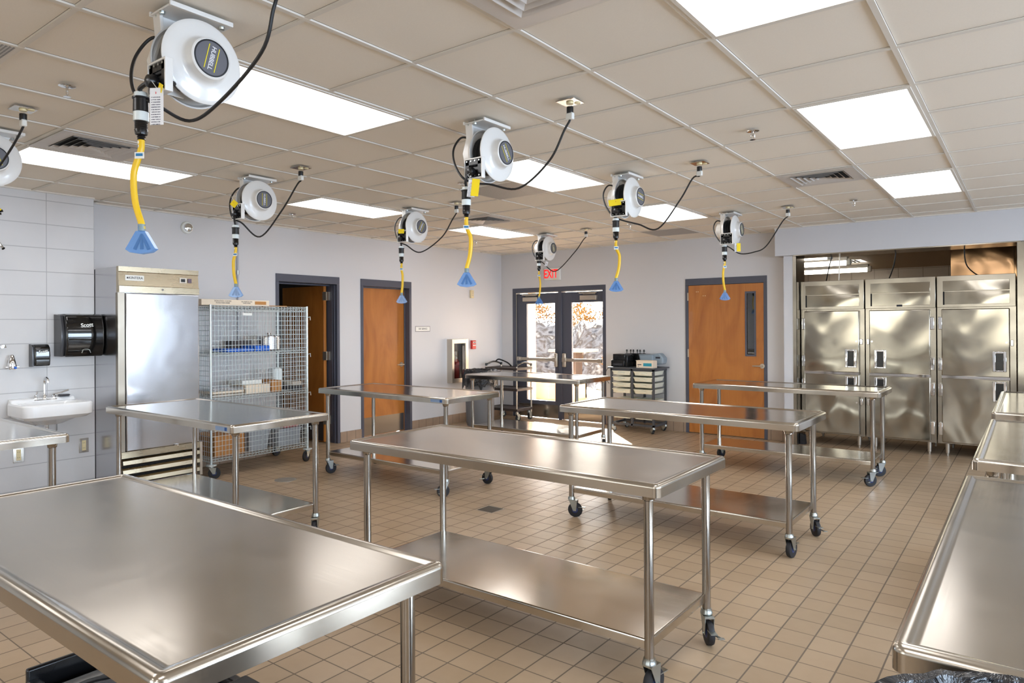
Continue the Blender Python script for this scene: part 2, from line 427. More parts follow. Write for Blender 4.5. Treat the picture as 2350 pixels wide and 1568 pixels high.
# right wall and front wall with windows
b = MB()
ws = [(-4.3, -2.1), (-7.5, -5.3), (-10.7, -8.5)]; yy = .2
for a0, a1 in ws:
    b.box(RW, RW+T, a1, yy, 0, H+.012); b.box(RW, RW+T, a0, a1, 0, 1.0); b.box(RW, RW+T, a0, a1, 2.5, H+.012); yy = a0
b.box(RW, RW+T, FW, yy, 0, H+.012); struct(b.build('wall_right', M_WALL))
for i, (a0, a1) in enumerate(ws):
    w = MB()
    for q0, q1 in ((a0, a0+.06), ((a0+a1)/2-.03, (a0+a1)/2+.03), (a1-.06, a1)): w.box(RW+.05, RW+.12, q0, q1, 1.0, 2.5)
    w.box(RW+.05, RW+.12, a0, a1, 1.0, 1.06).box(RW+.05, RW+.12, a0, a1, 2.44, 2.5)
    struct(w.build('window_%d' % (i+1), M_FRAME))
b = MB(); xx = -.2
for a0, a1 in ((2.2, 4.6), (6.0, 8.4)):
    b.box(xx, a0, FW-T, FW, 0, H+.012); b.box(a0, a1, FW-T, FW, 0, 1.0); b.box(a0, a1, FW-T, FW, 2.5, H+.012); xx = a1
b.box(xx, RW+T, FW-T, FW, 0, H+.012); struct(b.build('wall_front', M_WALL))
# tile base
struct(MB().box(0, .014, -3.604, -3.23, 0, .145).box(-.01, .014, -3.604, -3.595, 0, .145).build('baseboard_left', M_BASE, bevel=.004))
struct(MB().box(0, .014, -2.241, 0, 0, .145).box(0, .014, -6.78, -4.594, 0, .145).build('baseboard_left', M_BASE, bevel=.004))
struct(MB().box(0, .243, -.014, 0, 0, .145).box(2.076, 3.392, -.014, 0, 0, .145).box(4.549, 4.82, -.014, 0, 0, .145).box(4.82, 4.935, -.214, -.2, 0, .145).box(7.33, RW, -.214, -.2, 0, .145).build('baseboard_back', M_BASE, bevel=.004))
# ceiling grid: T bars
LIGHTS = [(i_, j_) for i_ in (2, 6, 10, 14) for j_ in (-4, -8, -12, -16, -20)]
LIGHTS.remove((2, -20)); LIGHTS.remove((14, -20))
GX, GY, GP = .198, -.6, .6096
b = MB()
i = 0
while GX+i*GP < RW: x = GX+i*GP; b.box(x-.012, x+.012, FW, 0, H+.003, H+.011); i += 1
j = 1
while GY-j*GP > FW-.6:
    y = GY-(j-1)*GP; cuts = [(0, RW)]
    for (li, lj) in LIGHTS:
        if lj+1 == -(j-1):
            xa, xb = GX+li*GP+.004, GX+(li+1)*GP-.004; new = []
            for c0, c1 in cuts: new += [(c0, xa), (xb, c1)] if c0 < xa < c1 else [(c0, c1)]
            cuts = new
    for c0, c1 in cuts: b.box(c0, c1, y-.012, y+.012, H+.0035, H+.0115)
    j += 1
b.box(0, .022, -6.787, 0, H, H+.012).box(.27, .292, FW, -6.787, H, H+.012).box(0, RW, -.022, 0, H, H+.012).box(4.735, RW, -.302, -.28, H, H+.012)
struct(b.build('trim_4', M_GRID))

# service rooms behind the left doors, and the kitchen behind the refrigerators
M_BACKRM = m_wall('back_room_paint', (120, 116, 112))
b = MB().box(-2.6, -2.5, -5.2, .2, 0, 2.9).box(-2.6, -.2, -5.3, -5.2, 0, 2.9).box(-2.6, -.2, -3.45, -3.35, 0, 2.9).box(-2.6, -.2, -5.3, .2, 2.82, 2.9)
struct(b.build('wall_service_room', M_BACKRM))
b = MB().box(2.4, 9.2, 5.3, 5.4, 0, 2.7).box(2.3, 2.4, .2, 5.4, 0, 2.7).box(9.2, 9.3, .2, 5.4, 0, 2.7)
struct(b.build('wall_kitchen', M_KTILE))
M_KCEIL = mat('kitchen_ceiling_panel', (176, 158, 132), .6)
struct(MB().box(2.3, 9.3, .2, 5.4, 2.62, 2.7).build('ceiling_kitchen', M_KCEIL))

# ------------------------------------------------------------------ doors
def frame(bm, a0, a1, z1, w, head, d0, d1, ax):
    """door frame: jambs and head, in the x=const (ax='x') or y=const wall"""
    for p0, p1, q0, q1 in ((a0, a0+w, 0, z1-head), (a1-w, a1, 0, z1-head), (a0, a1, z1-head, z1)):
        if ax == 'x': bm.box(d0, d1, p0, p1, q0, q1)
        else: bm.box(p0, p1, d0, d1, q0, q1)
    return bm
def lever(parent, org, face, side, rose, m=M_ALU):
    """rose and lever; face: unit axis out of the door, side: unit vector the lever points"""
    f = Vector(face); sd_ = Vector(side); c = Vector(rose)
    b = MB().tube([c, c+f*.012], .033, 20).tube([c+f*.012, c+f*.055], .012, 12)
    b.tube([c+f*.055-sd_*.01, c+f*.058+sd_*.05, c+f*.05+sd_*.12], [.011, .01, .008], 10)
    o = b.build('door_handle', m, parent, org); o['label'] = 'satin metal lever handle'; return o
# door 1: open doorway, leaf swung into the service room
org = (-.1, -3.65, 0)
d = struct(frame(MB(), -4.594, -3.604, 2.238, .045, .098, -T-.01, .012, 'x').box(-.16, -.14, -4.55, -3.65, 2.12, 2.14).box(-.1, -.085, -3.655, -3.64, 0, 2.13).box(-.05, -.035, -3.66, -3.64, 0, 2.13).build('door_1', M_FRAME, bevel=.003))
MB().box(-1.12, -.19, -3.715, -3.67, .012, 2.13).build('door_leaf', M_WOOD, d, bevel=.002)
for z in (.25, 1.12, 1.93): MB().box(-.205, -.13, -3.722, -3.716, z, z+.115).box(-.188, -.13, -3.68, -3.652, z, z+.115).tube([(-.185, -3.69, z), (-.185, -3.69, z+.115)], .008, 8).build('hinge', M_ALU, d)
MB().box(-1.1, -.21, -3.7175, -3.715, .02, .28).build('kick_plate', M_BROWNCART, d)
# door 2: closed
d = struct(frame(MB(), -3.23, -2.241, 2.238, .045, .098, -T-.01, .012, 'x').box(-.098, -.08, -2.3, -2.28, 0, 2.14).box(-.098, -.08, -3.19, -2.28, 2.12, 2.14).build('door_2', M_FRAME, bevel=.003))
MB().box(-.145, -.1, -3.188, -2.284, .008, 2.138).build('door_leaf', M_WOOD, d, bevel=.002)
MB().box(-.1, -.098, -3.16, -2.31, .015, .27).build('kick_plate', M_EDGE, d)
lever(d, (0, 0, 0), (1, 0, 0), (0, -1, 0), (-.1, -2.36, 1.0))
# door 3: closed wooden door in the back wall with a narrow vision panel
d = struct(frame(MB(), 3.392, 4.549, 2.236, .045, .095, -.012, .16, 'y').build('door_3', M_FRAME, bevel=.003))
lf = MB()
for x0, x1, z0, z1 in ((3.44, 4.262, .012, 2.136), (4.395, 4.54, .012, 2.136), (4.262, 4.395, .012, 1.137), (4.262, 4.395, 2.02, 2.136)): lf.box(x0, x1, -.008, .037, z0, z1)
lf.build('door_leaf', M_WOOD, d)
MB().box(4.277, 4.38, -.016, -.006, 1.13, 1.155).box(4.277, 4.38, -.016, -.006, 2.0, 2.027).box(4.255, 4.277, -.016, -.006, 1.13, 2.027).box(4.38, 4.402, -.016, -.006, 1.13, 2.027).build('vision_frame', M_FRAME, d)
MB().box(4.277, 4.38, .01, .016, 1.15, 2.005).build('pane', glass('vision_glass', (.12, .12, .13, 1), .6), d)
lever(d, (0, 0, 0), (0, -1, 0), (-1, 0, 0), (4.485, -.008, 1.0))
for z in (.28, 1.1, 1.92): MB().box(3.425, 3.442, -.018, -.006, z, z+.115).build('hinge', M_ALU, d)
for p in ((3.56, 2.045), (3.585, 2.045), (3.66, 1.985), (3.69, 1.985)): MB().tube([(p[0], -.008, p[1]), (p[0], -.011, p[1])], .006, 8).build('screw_cap', M_IVORY, d)
# door 4: glazed double door to the outside
d = struct(frame(MB(), .243, 2.076, 2.214, .06, .075, .0, .15, 'y').box(1.17, 1.235, .02, .15, 0, 2.14).build('door_4', M_FRAME, bevel=.003))
MB().box(.3, 1.17, .022, .034, 2.123, 2.136).box(1.235, 2.02, .022, .034, 2.123, 2.136).box(.302, .312, .02, .034, 0, 2.13).build('weather_strip', M_ALU, d)
for s_, (x0, x1, g0, g1) in enumerate(((.31, 1.165, .505, 1.085), (1.24, 2.02, 1.412, 1.995))):
    lf = MB().box(x0, g0, .05, .095, .012, 2.12).box(g1, x1, .05, .095, .012, 2.12).box(g0, g1, .05, .095, 1.945, 2.12).box(g0, g1, .05, .095, .012, .3)
    lfo = lf.build('door_leaf', M_FRAME, d, bevel=.002)
    MB().box(g0-.005, g1+.005, .068, .075, .295, 1.95).build('pane', M_GLASS, lfo)
    MB().box(x0+.02, x1-.02, .046, .05, .02, .235).build('kick_plate', M_EDGE, lfo)
    b = MB().box(x0+.02, x1-.04, -.005, .03, .975, 1.025).box(x0+.012, x0+.09, -.009, .05, .965, 1.035).box(x1-.1, x1-.032, -.009, .05, .965, 1.035)
    b.build('push_bar', M_ALU, lfo, bevel=.006)
    xe = x1-.075 if s_ == 0 else x0+.01
    MB().box(xe, xe+.065, .0, .05, .88, 1.11).build('latch_case', M_ALU, lfo, bevel=.015, seg=3)
    c0 = .46 if s_ == 0 else 1.6
    MB().box(c0, c0+.3, -.005, .05, 1.985, 2.055).build('closer_body', M_ALU, lfo, bevel=.004)
    MB().tube([(c0+.05, .02, 2.07), (c0+.3, -.03, 2.075), (c0+.02, .02, 2.1)], .009, 6).box(c0-.02, c0+.3, .0, .02, 2.085, 2.105).build('closer_arm', M_ALU, lfo)

# ------------------------------------------------------------------ ceiling fixtures
def troffer(i, j, label, group=None):
    x0 = GX+i*GP+.012; x1 = GX+(i+1)*GP-.012; y0 = GY+j*GP+.012; y1 = GY+(j+2)*GP-.012
    cx, cy = (x0+x1)/2, (y0+y1)/2
    t = thing('ceiling_light', label, 'ceiling light', (cx, cy, H), 'recessed lights in the tile ceiling')
    fr = MB()
    for a in ((x0, x0+.018, y0, y1), (x1-.018, x1, y0, y1), (x0+.018, x1-.018, y0, y0+.018), (x0+.018, x1-.018, y1-.018, y1)): fr.box(a[0], a[1], a[2], a[3], H-.002, H+.01)
    fr.build('light_frame', M_GRID, t, (cx, cy, H))
    MB().box(x0+.018, x1-.018, y0+.018, y1-.018, H+.004, H+.008).build('light_lens', M_PANEL, t, (cx, cy, H))
rows = {(10, -12): 'large glowing ceiling panel cut off by the top edge of the photo', (10, -8): 'glowing ceiling panel on the right, above the louvered vent by the sprinkler',
        (10, -4): 'smallest glowing ceiling panel of the right row, nearest the refrigerators',
        (6, -12): 'long glowing ceiling panel beside the nearest cord reel', (6, -8): 'glowing ceiling panel behind the middle cord reel', (6, -4): 'glowing ceiling panel of the middle row nearest the back wall',
        (2, -12): 'long glowing ceiling panel at far left, above the block wall', (2, -8): 'glowing ceiling panel above the wire cart, second in the left row', (2, -4): 'small glowing ceiling panel of the left row nearest the double doors'}
for (i, j), lb in rows.items(): troffer(i, j, lb)
for k, (i, j) in enumerate(((14, -12), (14, -8), (14, -4), (2, -16), (6, -16), (10, -16), (14, -16), (6, -20), (10, -20))):
    troffer(i, j, 'glowing ceiling panel in the part of the room outside the photo')

def diffuser(i, j, label):
    cx = GX+(i+.5)*GP; cy = GY+(j+.5)*GP; h = GP/2-.013
    t = thing('ceiling_vent', label, 'air vent', (cx, cy, H), 'square louvered ceiling vents'); o = (cx, cy, H)
    fr = MB(); w = .085
    for a in ((-h, -h+w, -h, h), (h-w, h, -h, h), (-h+w, h-w, -h, -h+w), (-h+w, h-w, h-w, h)): fr.box(cx+a[0], cx+a[1], cy+a[2], cy+a[3], H-.003, H+.002)
    fr.build('vent_frame', M_VENT, t, o)
    MB().box(cx-h+w, cx+h-w, cy-h+w, cy+h-w, H+.008, H+.011).build('backing', M_DARK, t, o)
    s = MB(); R0 = h-w
    for k in range(5):
        a = R0-k*.042; bb = a-.036
        def sq(q, z): return [(cx+q, cy+q, z), (cx-q, cy+q, z), (cx-q, cy-q, z), (cx+q, cy-q, z)]
        s.rings([sq(a-.002, H-.008), sq(a, H-.0085), sq(a-.02, H+.0085), sq(a-.023, H+.008), sq(a-.002, H-.008)], False, False)
    s.build('louver', M_VENT, t, o, flat=True)
diffuser(9, -12, 'square louvered ceiling vent cut off by the top edge of the photo')
diffuser(3, -12, 'square louvered ceiling vent beside the far left ceiling panel')
diffuser(9, -5, 'square louvered ceiling vent between the two right-hand ceiling panels')
diffuser(3, -5, 'small louvered ceiling vent behind the middle cord reel, towards the corner')
for (i, j, lb) in ((5, -7, 'grey perforated ceiling panel behind the middle cord reel'), (5, -1, 'grey perforated ceiling panel in front of the back wall'), (5, -14, 'grey perforated ceiling panel at the left edge of the photo')):
    x0 = GX+i*GP+.013; y0 = GY+j*GP+.013
    tag(MB().box(x0, x0+GP-.026, y0, y0+GP-.026, H+.002, H+.008).build('perforated_return', M_PERF), lb, 'air vent', 'perforated ceiling panels')
spr = [(5.985, -5.16, 'ceiling sprinkler in the bright streak near the right-hand ceiling panel'), (5.985, -2.01, 'ceiling sprinkler beside the vent near the refrigerators'), (.998, -5.057, 'ceiling sprinkler above the wire cart'),
       (3.498, -5.117, 'ceiling sprinkler just left of the middle cord reel'), (.994, -1.903, 'ceiling sprinkler in front of the room corner'), (3.503, -1.98, 'ceiling sprinkler towards the back wall, above the yellow cord'), (3.511, -8.209, 'round recessed ceiling sprinkler at upper left')]
for x, y, lb in spr:
    t = thing('ceiling_sprinkler', lb, 'sprinkler', (x, y, H), 'ceiling sprinklers')
    MB().lathe([(.04, -.001), (.04, -.005), (.03, -.009), (.012, -.01)], n=20).build('escutcheon', M_CHROME, t)
    b = MB().tube([(0, 0, -.008), (0, 0, -.03)], .007, 8).tube([(.012, 0, -.02), (.012, 0, -.045), (0, 0, -.055)], .002, 6).tube([(-.012, 0, -.02), (-.012, 0, -.045), (0, 0, -.055)], .002, 6)
    b.lathe([(.004, -.056), (.018, -.057), (.018, -.059)], n=12); b.build('sprinkler_head', M_CHROME, t)

# ------------------------------------------------------------------ work tables
def caster(parent, x, y, ang, zt=.155, rw=.06, brake=True, wheel_m=M_NAVY):
    R = Matrix.Rotation(ang, 3, 'Z')
    def W_(p): q = R @ Vector(p); return (x+q.x, y+q.y, q.z)
    def tw(m, org=(0, 0, 0)): m.v = [W_(p) for p in m.v]; return m
    off = .03
    b = MB().lathe([(.026, zt+.012), (.027, zt), (.03, zt-.004), (.03, zt-.012), (.022, zt-.016)], n=16)
    b.box(-.02, off+.02, -.024, .024, zt-.022, zt-.015)
    for s_ in (-1, 1): b.prism([(-.018, zt-.02), (off+.02, zt-.02), (off+.012, rw-.008), (off-.012, rw-.008)], 'y', s_*.022-.0015, s_*.022+.0015)
    b.tube([(off, -.03, rw), (off, .03, rw)], .006, 8)
    c = tw(b).build('caster', M_ZINC, parent)
    tw(MB().lathe([(rw-.018, -.015), (rw-.003, -.014), (rw, -.006), (rw, .006), (rw-.003, .014), (rw-.018, .015)], (off, 0, rw), 'y', 24)).build('wheel', M_RUBBER, c)
    tw(MB().lathe([(.01, -.018), (.02, -.016), (rw-.017, -.011), (rw-.017, .011), (.02, .016), (.01, .018)], (off, 0, rw), 'y', 20)).build('wheel_hub', wheel_m, c)
    if brake:
        tw(MB().box(off+.03, off+.085, -.016, .016, rw+.022, rw+.026).box(off+.0, off+.05, -.006, .006, rw+.012, rw+.024).tube([(off+.02, .024, rw-.006), (off+.045, .045, rw-.01)], .005, 6).box(off+.04, off+.06, .03, .06, rw-.012, rw-.008)).build('brake_lever', M_ZINC, c)
    return c
def table(label, x0, x1, y0, y1, shelf=True, cast=True, along='x', badge=False, satin=False, angs=(0.3, 1.2, -.6, 2.4), ins=.075):
    cx, cy = (x0+x1)/2, (y0+y1)/2; hx, hy = (x1-x0)/2, (y1-y0)/2
    t = thing('work_table', label, 'table', (cx, cy, 0), 'stainless steel work tables')
    ZT = .92; rg = []
    for ins_, z in ((.050, -.0062), (.040, -.006), (.035, -.003), (.028, 0), (.018, .0005), (.011, -.001), (.004, -.006), (0, -.014), (0, -.0165), (0, -.052), (0, -.055), (.02, -.0555), (.022, -.05), (.05, -.03)):
        rad = max(.004, .028-ins_); rg.append(rrect(-hx+ins_, hx-ins_, -hy+ins_, hy-ins_, rad, ZT+z))
    rg.reverse(); m = MB().rings(rg)
    top = m.build('tabletop', (M_SATIN if satin else M_TOP) if along == 'x' else (M_SATINY if satin else M_TOPY), t)
    i = 0
    zt = .165 if cast else .02
    for sx in (-1, 1):
        for sy in (-1, 1):
            lx, ly = sx*(hx-ins-.005), sy*(hy-ins)
            b = MB().lathe([(.0205, zt), (.0205, .832), (.026, .836), (.027, .848), (.032, .855), (.034, .868)], (lx, ly, 0), 'z', 20)
            lg = b.build('leg', M_TUBE, t)
            if cast: caster(t, lx, ly, angs[i % 4]+i)
            else: MB().lathe([(.018, 0), (.018, .02), (.022, .05)], (lx, ly, 0), n=14).build('foot', M_ZINC, t)
            i += 1
    if shelf:
        a, c = hx-ins-.005, hy-ins
        rg = [rrect(-a+q, a-q, -c+q, c-q, .012, z) for q, z in ((.01, .2), (0, .2), (0, .203), (0, .231), (0, .234), (.002, .239), (.006, .241), (.012, .241))]
        MB().rings(rg).build('undershelf', M_SHELF if along == 'x' else M_SHELFY, t)
    if badge:
        MB().box(hx-.2, hx-.055, -hy-.0015, -hy-.0003, ZT-.045, ZT-.018).build('maker_plate', mat('blue_plate', (120, 140, 170), .4), t)
        MB().box(hx-.085, hx-.058, -hy-.0022, -hy-.0015, ZT-.043, ZT-.02).build('plate_emblem', mat('blue_mark', (24, 70, 130), .4), t)
    return t
M_TOPY = brushed('brushed_steel_top_lengthwise', (204, 197, 186), .15, (160, 3, 160))
M_SHELFY = brushed('steel_shelf_lengthwise', (204, 197, 186), .15, (120, 3, 120))
table('steel table in the middle foreground with a broad lower shelf', 4.265, 6.185, -7.03, -6.235, satin=True)
table('steel table behind the middle foreground one, its right end at the aisle', 4.31, 6.175, -4.87, -4.07)
table('steel table in front of the single wooden door and the tall refrigerators', 4.39, 6.25, -2.24, -1.55, angs=(1.4, .2, 1.9, .7))
table('steel table in front of the closed service door, on blue-hubbed casters', 1.355, 3.21, -5.01, -4.215, badge=True, angs=(1.3, .4, 2.2, .2))
table('far steel table in front of the glazed double doors', 1.32, 3.12, -2.56, -1.76)
table('steel table in front of the wire cart and the single-door refrigerator', 1.27, 3.185, -7.11, -6.3, badge=True)
table('largest steel table in the left foreground, streaked with light', 4.16, 6.1, -9.02, -8.215, shelf=False, cast=False, satin=True)
table('steel drain table by the hand sink at the left edge', .85, 2.66, -8.7, -7.885, shelf=False, cast=False)
table('steel table in the right foreground, behind the lined bin', 7.154, 7.96, -8.04, -6.05, along='y', satin=True)
table('middle steel table along the right edge', 7.154, 7.95, -5.62, -3.88, along='y')
table('farthest steel table along the right edge, in front of the refrigerators', 7.15, 7.95, -3.44, -1.48, along='y')

# ------------------------------------------------------------------ cord reels
RZ = H
def reel(label, x, y, conn, tap, emb, cord, outlet, tagk, lean=0, cz=0, dyc=-.05, gxo=0):
    """x,y: bracket centre. conn: z of connector top; tap: z of blue tap bottom; emb: angle of lettering; cord: low points"""
    t = thing('cord_reel', label, 'cord reel', (x, y, RZ), 'ceiling cord reels')
    # bracket: ceiling plate + hanging arm
    b = MB().box(-.072, .072, -.13, .13, -.02, -.012).box(.073, .085, -.13, .13, -.021, -.002).box(-.085, -.073, -.13, .13, -.021, -.002)
    b.prism([(-.11, -.015), (.09, -.015), (.05, -.1), (.06, -.26), (-.02, -.33), (-.1, -.3), (-.13, -.2), (-.1, -.09)], 'x', -.052, -.046)
    b.prism([(-.12, -.015), (-.105, -.015), (-.1, -.1), (-.128, -.2), (-.1, -.31), (-.112, -.315), (-.145, -.2), (-.112, -.1)], 'x', -.075, -.02)
    b.build('mounting_bracket', M_WHITE, t, bevel=.003)
    for p in ((-.05, -.11), (0, -.118), (.05, .1), (-.05, .1)):
        MB().lathe([(.01, -.03), (.012, -.024), (.012, -.02), (.004, -.02), (.004, -.001)], (p[0], p[1], 0), n=8).build('bolt', M_ZINC, t)
    c = (0, dyc, -.2+cz)
    MB().lathe([(.03, -.125), (.07, -.122), (.085, -.11), (.085, -.06), (.06, -.052)], c, 'x', 32).build('spring_housing', M_WHITE, t)
    MB().lathe([(.05, -.045), (.146, -.03), (.156, -.012), (.161, -.01), (.162, -.006), (.156, -.006), (.144, -.022), (.05, -.036)], c, 'x', 48).build('rear_flange', M_WHITE, t)
    coil = [(.07, -.03)]
    for k in range(6):
        for q in (0, .5, 1): coil.append((.106+.008*math.sin(PI*q)+.004*(k % 2), -.028+.019*(k+q*.9)))
    coil.append((.07, .09)); MB().lathe(coil, c, 'x', 40).build('wound_cord', M_COIL, t)
    ff = MB().lathe([(.05, .098), (.146, .086), (.156, .076), (.161, .074), (.162, .08), (.156, .084), (.147, .087), (.12, .093), (.098, .097), (.089, .102), (.083, .115), (.079, .142), (.074, .146), (.071, .146), (.07, .143), (.02, .143)], c, 'x', 56)
    fo = ff.build('front_flange', M_WHITE, t)
    MB().lathe([(.0705, .143), (.0705, .1475), (.0655, .148), (.065, .1445)], c, 'x', 40).build('hub_ring', M_RUBBER, fo)
    MB().lathe([(.066, .143), (.066, .1455), (.02, .146)], c, 'x', 40).build('emblem_disc', M_GRAYEM, fo)
    R = Matrix.Rotation(math.radians(emb), 3, 'X') @ R_XF
    text('HUBBELL', .024, mat('pale_lettering', (214, 214, 218), .5), 'lettering', fo, R, (.1465, c[1], c[2]), extrude=.0004, sx=1.0, bold=.0006)
    st = MB()
    for s_ in (-1, 1):
        q = R @ Vector((0, s_*.021, 0)); st.obox(Vector((.1467, c[1], c[2]))+q, (.1, .003, .001), R)
    st.build('emblem_stripe', M_YEL, fo)
    # roller guide box
    gx0, gx1, gy, gz0, gz1 = -.03+gxo, .108+gxo, dyc-.185, -.372+cz, -.248+cz
    b = MB()
    for a in ((gx0, gx0+.008, gz0, gz1), (gx1-.008, gx1, gz0, gz1), (gx0+.008, gx1-.008, gz0, gz0+.008), (gx0+.008, gx1-.008, gz1-.008, gz1)): b.box(a[0], a[1], gy, gy+.03, a[2], a[3])
    b.box(gx0, gx0+.006, gy, gy+.14, gz0+.03, gz1-.02); b.build('guide_frame', M_WHITE, t, bevel=.002)
    b = MB().box(gx0+.01, gx0+.035, gy+.004, gy+.01, gz0+.01, gz1-.01).box(gx1-.035, gx1-.01, gy+.004, gy+.01, gz0+.01, gz1-.01).box(gx0+.01, gx1-.01, gy+.004, gy+.01, gz0+.01, gz0+.03).box(gx0+.01, gx1-.01, gy+.004, gy+.01, gz1-.04, gz1-.01)
    b.box(gx0+.035, gx1-.035, gy+.02, gy+.026, gz0+.03, gz1-.04)
    for q in (.35, .65): b.tube([(gx0+.012, gy+.02, gz0+q*.13), (gx1-.012, gy+.02, gz0+q*.13)], .011, 10)
    g_ = b.build('roller_guide', M_BLACK, t)
    sc = MB()
    for q in range(4):
        for zz in (gz0+.018, gz1-.018): sc.lathe([(.005, -.002), (.003, .0)], (gx0+.022+q*.031, gy+.002, zz), 'y', 8)
    sc.build('screw', M_ZINC, g_)
    # outgoing cord with ball stop
    cz0 = conn-RZ
    MB().tube([(.02, -.06, -.31+cz), (.04+gxo, gy+.06, -.315+cz), (.035+gxo, gy-.012, -.33+cz), (.01+gxo*.4, -.215, (cz0-.34)/2), (0, -.2, cz0-.005)], .0085, 8, smooth=5).build('outgoing_cord', M_CORD, t)
    MB().lathe([(.01, -.024), (.022, -.018), (.026, 0), (.022, .018), (.01, .024)], (.035+gxo, gy-.012, -.33+cz), 'y', 18).build('ball_stop', M_BLACK, t)
    b = MB().lathe([(.012, 0), (.024, -.004), (.026, -.018), (.026, -.022)], (0, -.2, cz0), n=20); b.build('connector_cap', M_CLEARP, t)
    MB().lathe([(.026, -.02), (.031, -.022), (.031, -.027), (.027, -.028), (.028, -.075), (.02, -.076)], (0, -.2, cz0), n=20).build('connector_body', M_BLACK, t)
    # supply cord: from the back of the reel, looping down and up to the ceiling outlet
    ox, oy = outlet
    pts = [(-.06, -.06, -.1), (-.12, -.1, -.085), (-.14, -.15, -.16), (-.1, -.19, -.26), (-.02, -.21, -.36), (.04, -.17, -.395)]
    pts += [(cx_-x, cy_-y, cz_-RZ) for cx_, cy_, cz_ in cord]+[(ox-x, oy-y, -.1), (ox-x, oy-y, -.07)]
    MB().tube(pts, .0065, 8, smooth=8).build('supply_cord', M_CORD, t)
    b = MB().box(ox-x-.022, ox-x+.022, oy-y-.014, oy-y+.014, -.1, -.062); b.build('plug_clamp', M_WHITEP, t, bevel=.006)
    MB().lathe([(.018, -.065), (.019, -.06), (.019, -.03), (.016, -.028)], (ox-x, oy-y, 0), n=18).build('plug', M_BLACK, t)
    # tags
    if tagk:
        w_, h_, px_, pz_, ty, rot, ym = tagk
        R = Matrix.Rotation(rot, 3, 'Y')
        R = Matrix.Rotation(math.radians(32), 3, 'Z') @ R
        MB().obox((px_, ty, pz_), (w_, .0012, h_), R).build('warning_tag', M_TAG if ym != 1 else M_YTAG, t)
        MB().tube([(px_-.005, ty-.0012, pz_+h_/2-.018), (px_-.005, ty-.0026, pz_+h_/2-.018)], .0055, 10).build('tag_dot', M_REDINK, t)
        if ym == 2: MB().obox((px_+.02, ty+.01, pz_+.004), (w_, .001, h_), R).build('yellow_tag', M_YTAG, t)
        if ym == 3: MB().obox((px_+.012, ty+.008, pz_+h_/2+.0), (w_*.6, .001, .03), Matrix.Rotation(.5, 3, 'Y')).build('yellow_tag', M_YTAG, t)
        MB().tube([(px_, ty, pz_+h_/2), (px_-.02, ty-.01, pz_+h_/2+.03), (px_-.03, ty+.02, pz_+h_/2+.045)], .0012, 5).build('cable_tie', M_WHITEP, t)
    # ceiling outlet
    o = thing('ceiling_outlet', OUT_L.pop(0), 'power outlet', (ox, oy, RZ), 'ceiling power outlets')
    MB().box(-.058, .058, -.058, .058, -.005, .0).build('cover_plate', M_EDGE, o, bevel=.002)
    MB().lathe([(.02, -.014), (.021, -.005)], n=18).lathe([(.017, -.009), (.018, -.005)], (.03, .03, 0), n=18).build('receptacle', M_IVORY, o)
    # yellow pigtail with blue three-way tap, hanging from the connector
    X, Y = x, y-.2; z0 = conn-.076; z1 = tap+.1
    a = thing('extension_cord', YEL_L.pop(0), 'extension cord', (X, Y, z0), 'yellow pigtail cords with blue taps')
    MB().lathe([(.018, .0), (.027, -.001), (.0275, -.035), (.02, -.036)], n=20).build('clear_collar', M_CLEARP, a)
    pr = [(.02, -.033)]
    for k in range(5): pr += [(.0235, -.036-k*.006), (.0215, -.039-k*.006)]
    pr += [(.024, -.068), (.021, -.085), (.012, -.09), (.016, -.094), (.012, -.098), (.015, -.103), (.009, -.107)]
    MB().lathe(pr, n=20).build('plug_body', M_BLACK, a)
    dz = z1-z0; bx = lean
    path = [(0, 0, -.1), (-.002, 0, -.14), (-.005+bx*.4, 0, -.18), (bx, 0, dz*.55), (bx*.8, 0, dz*.78), (.0, 0, dz+.012), (0, 0, dz-.012)]; path = [(p[0]*.55, p[1], p[2]) for p in path]
    R45 = Matrix.Rotation(math.radians(35), 3, 'Z')
    MB().tube([R45 @ Vector(p) for p in path], .0122, 10, smooth=6).build('yellow_cord', M_YCORD, a)
    b = MB()
    pr = []
    for k in range(5): pr += [(.0145, dz+.012-k*.006), (.0125, dz+.009-k*.006)]
    b.lathe(pr, n=14)
    # fan-shaped tap
    top = dz-.014; bot = tap-z0
    fan = [(-.017, top), (.017, top), (.058, bot+.018), (.04, bot+.006), (0, bot), (-.04, bot+.006), (-.058, bot+.018)]
    n0 = len(b.v); b.prism(fan, 'y', -.013, .013); b.v[n0:] = [tuple(R45 @ Vector(p)) for p in b.v[n0:]]
    tp = b.build('blue_tap', M_BLUECLEAR, a, bevel=.002)
    cc = MB()
    for q in (-.5, 0, .5):
        p0 = Vector((0, 0, top-.01)); p1 = Vector((q*.055, 0, bot+.018)); cc.tube([R45 @ p0, R45 @ ((p0+p1)/2), R45 @ p1], [.004, .006, .007], 6)
    cc.build('tap_contacts', mat('deep_blue_core', (20, 70, 110), .4), tp)
    for zz, m_ in ((-.115, M_WHITEP), (-.13, M_ZINC)): MB().lathe([(.0115, zz-.005), (.0115, zz+.005)], (R45 @ Vector((-.002, 0, 0))), n=12).build('cord_band', m_, a)
    MB().obox(R45 @ Vector((.0, -.013, -.165)), (.036, .001, .024), R45).build('cord_label', M_WHITEP, a)
    MB().obox(R45 @ Vector((.0, -.0145, -.163)), (.026, .001, .01), R45).build('label_mark', M_BLUEINK, a)
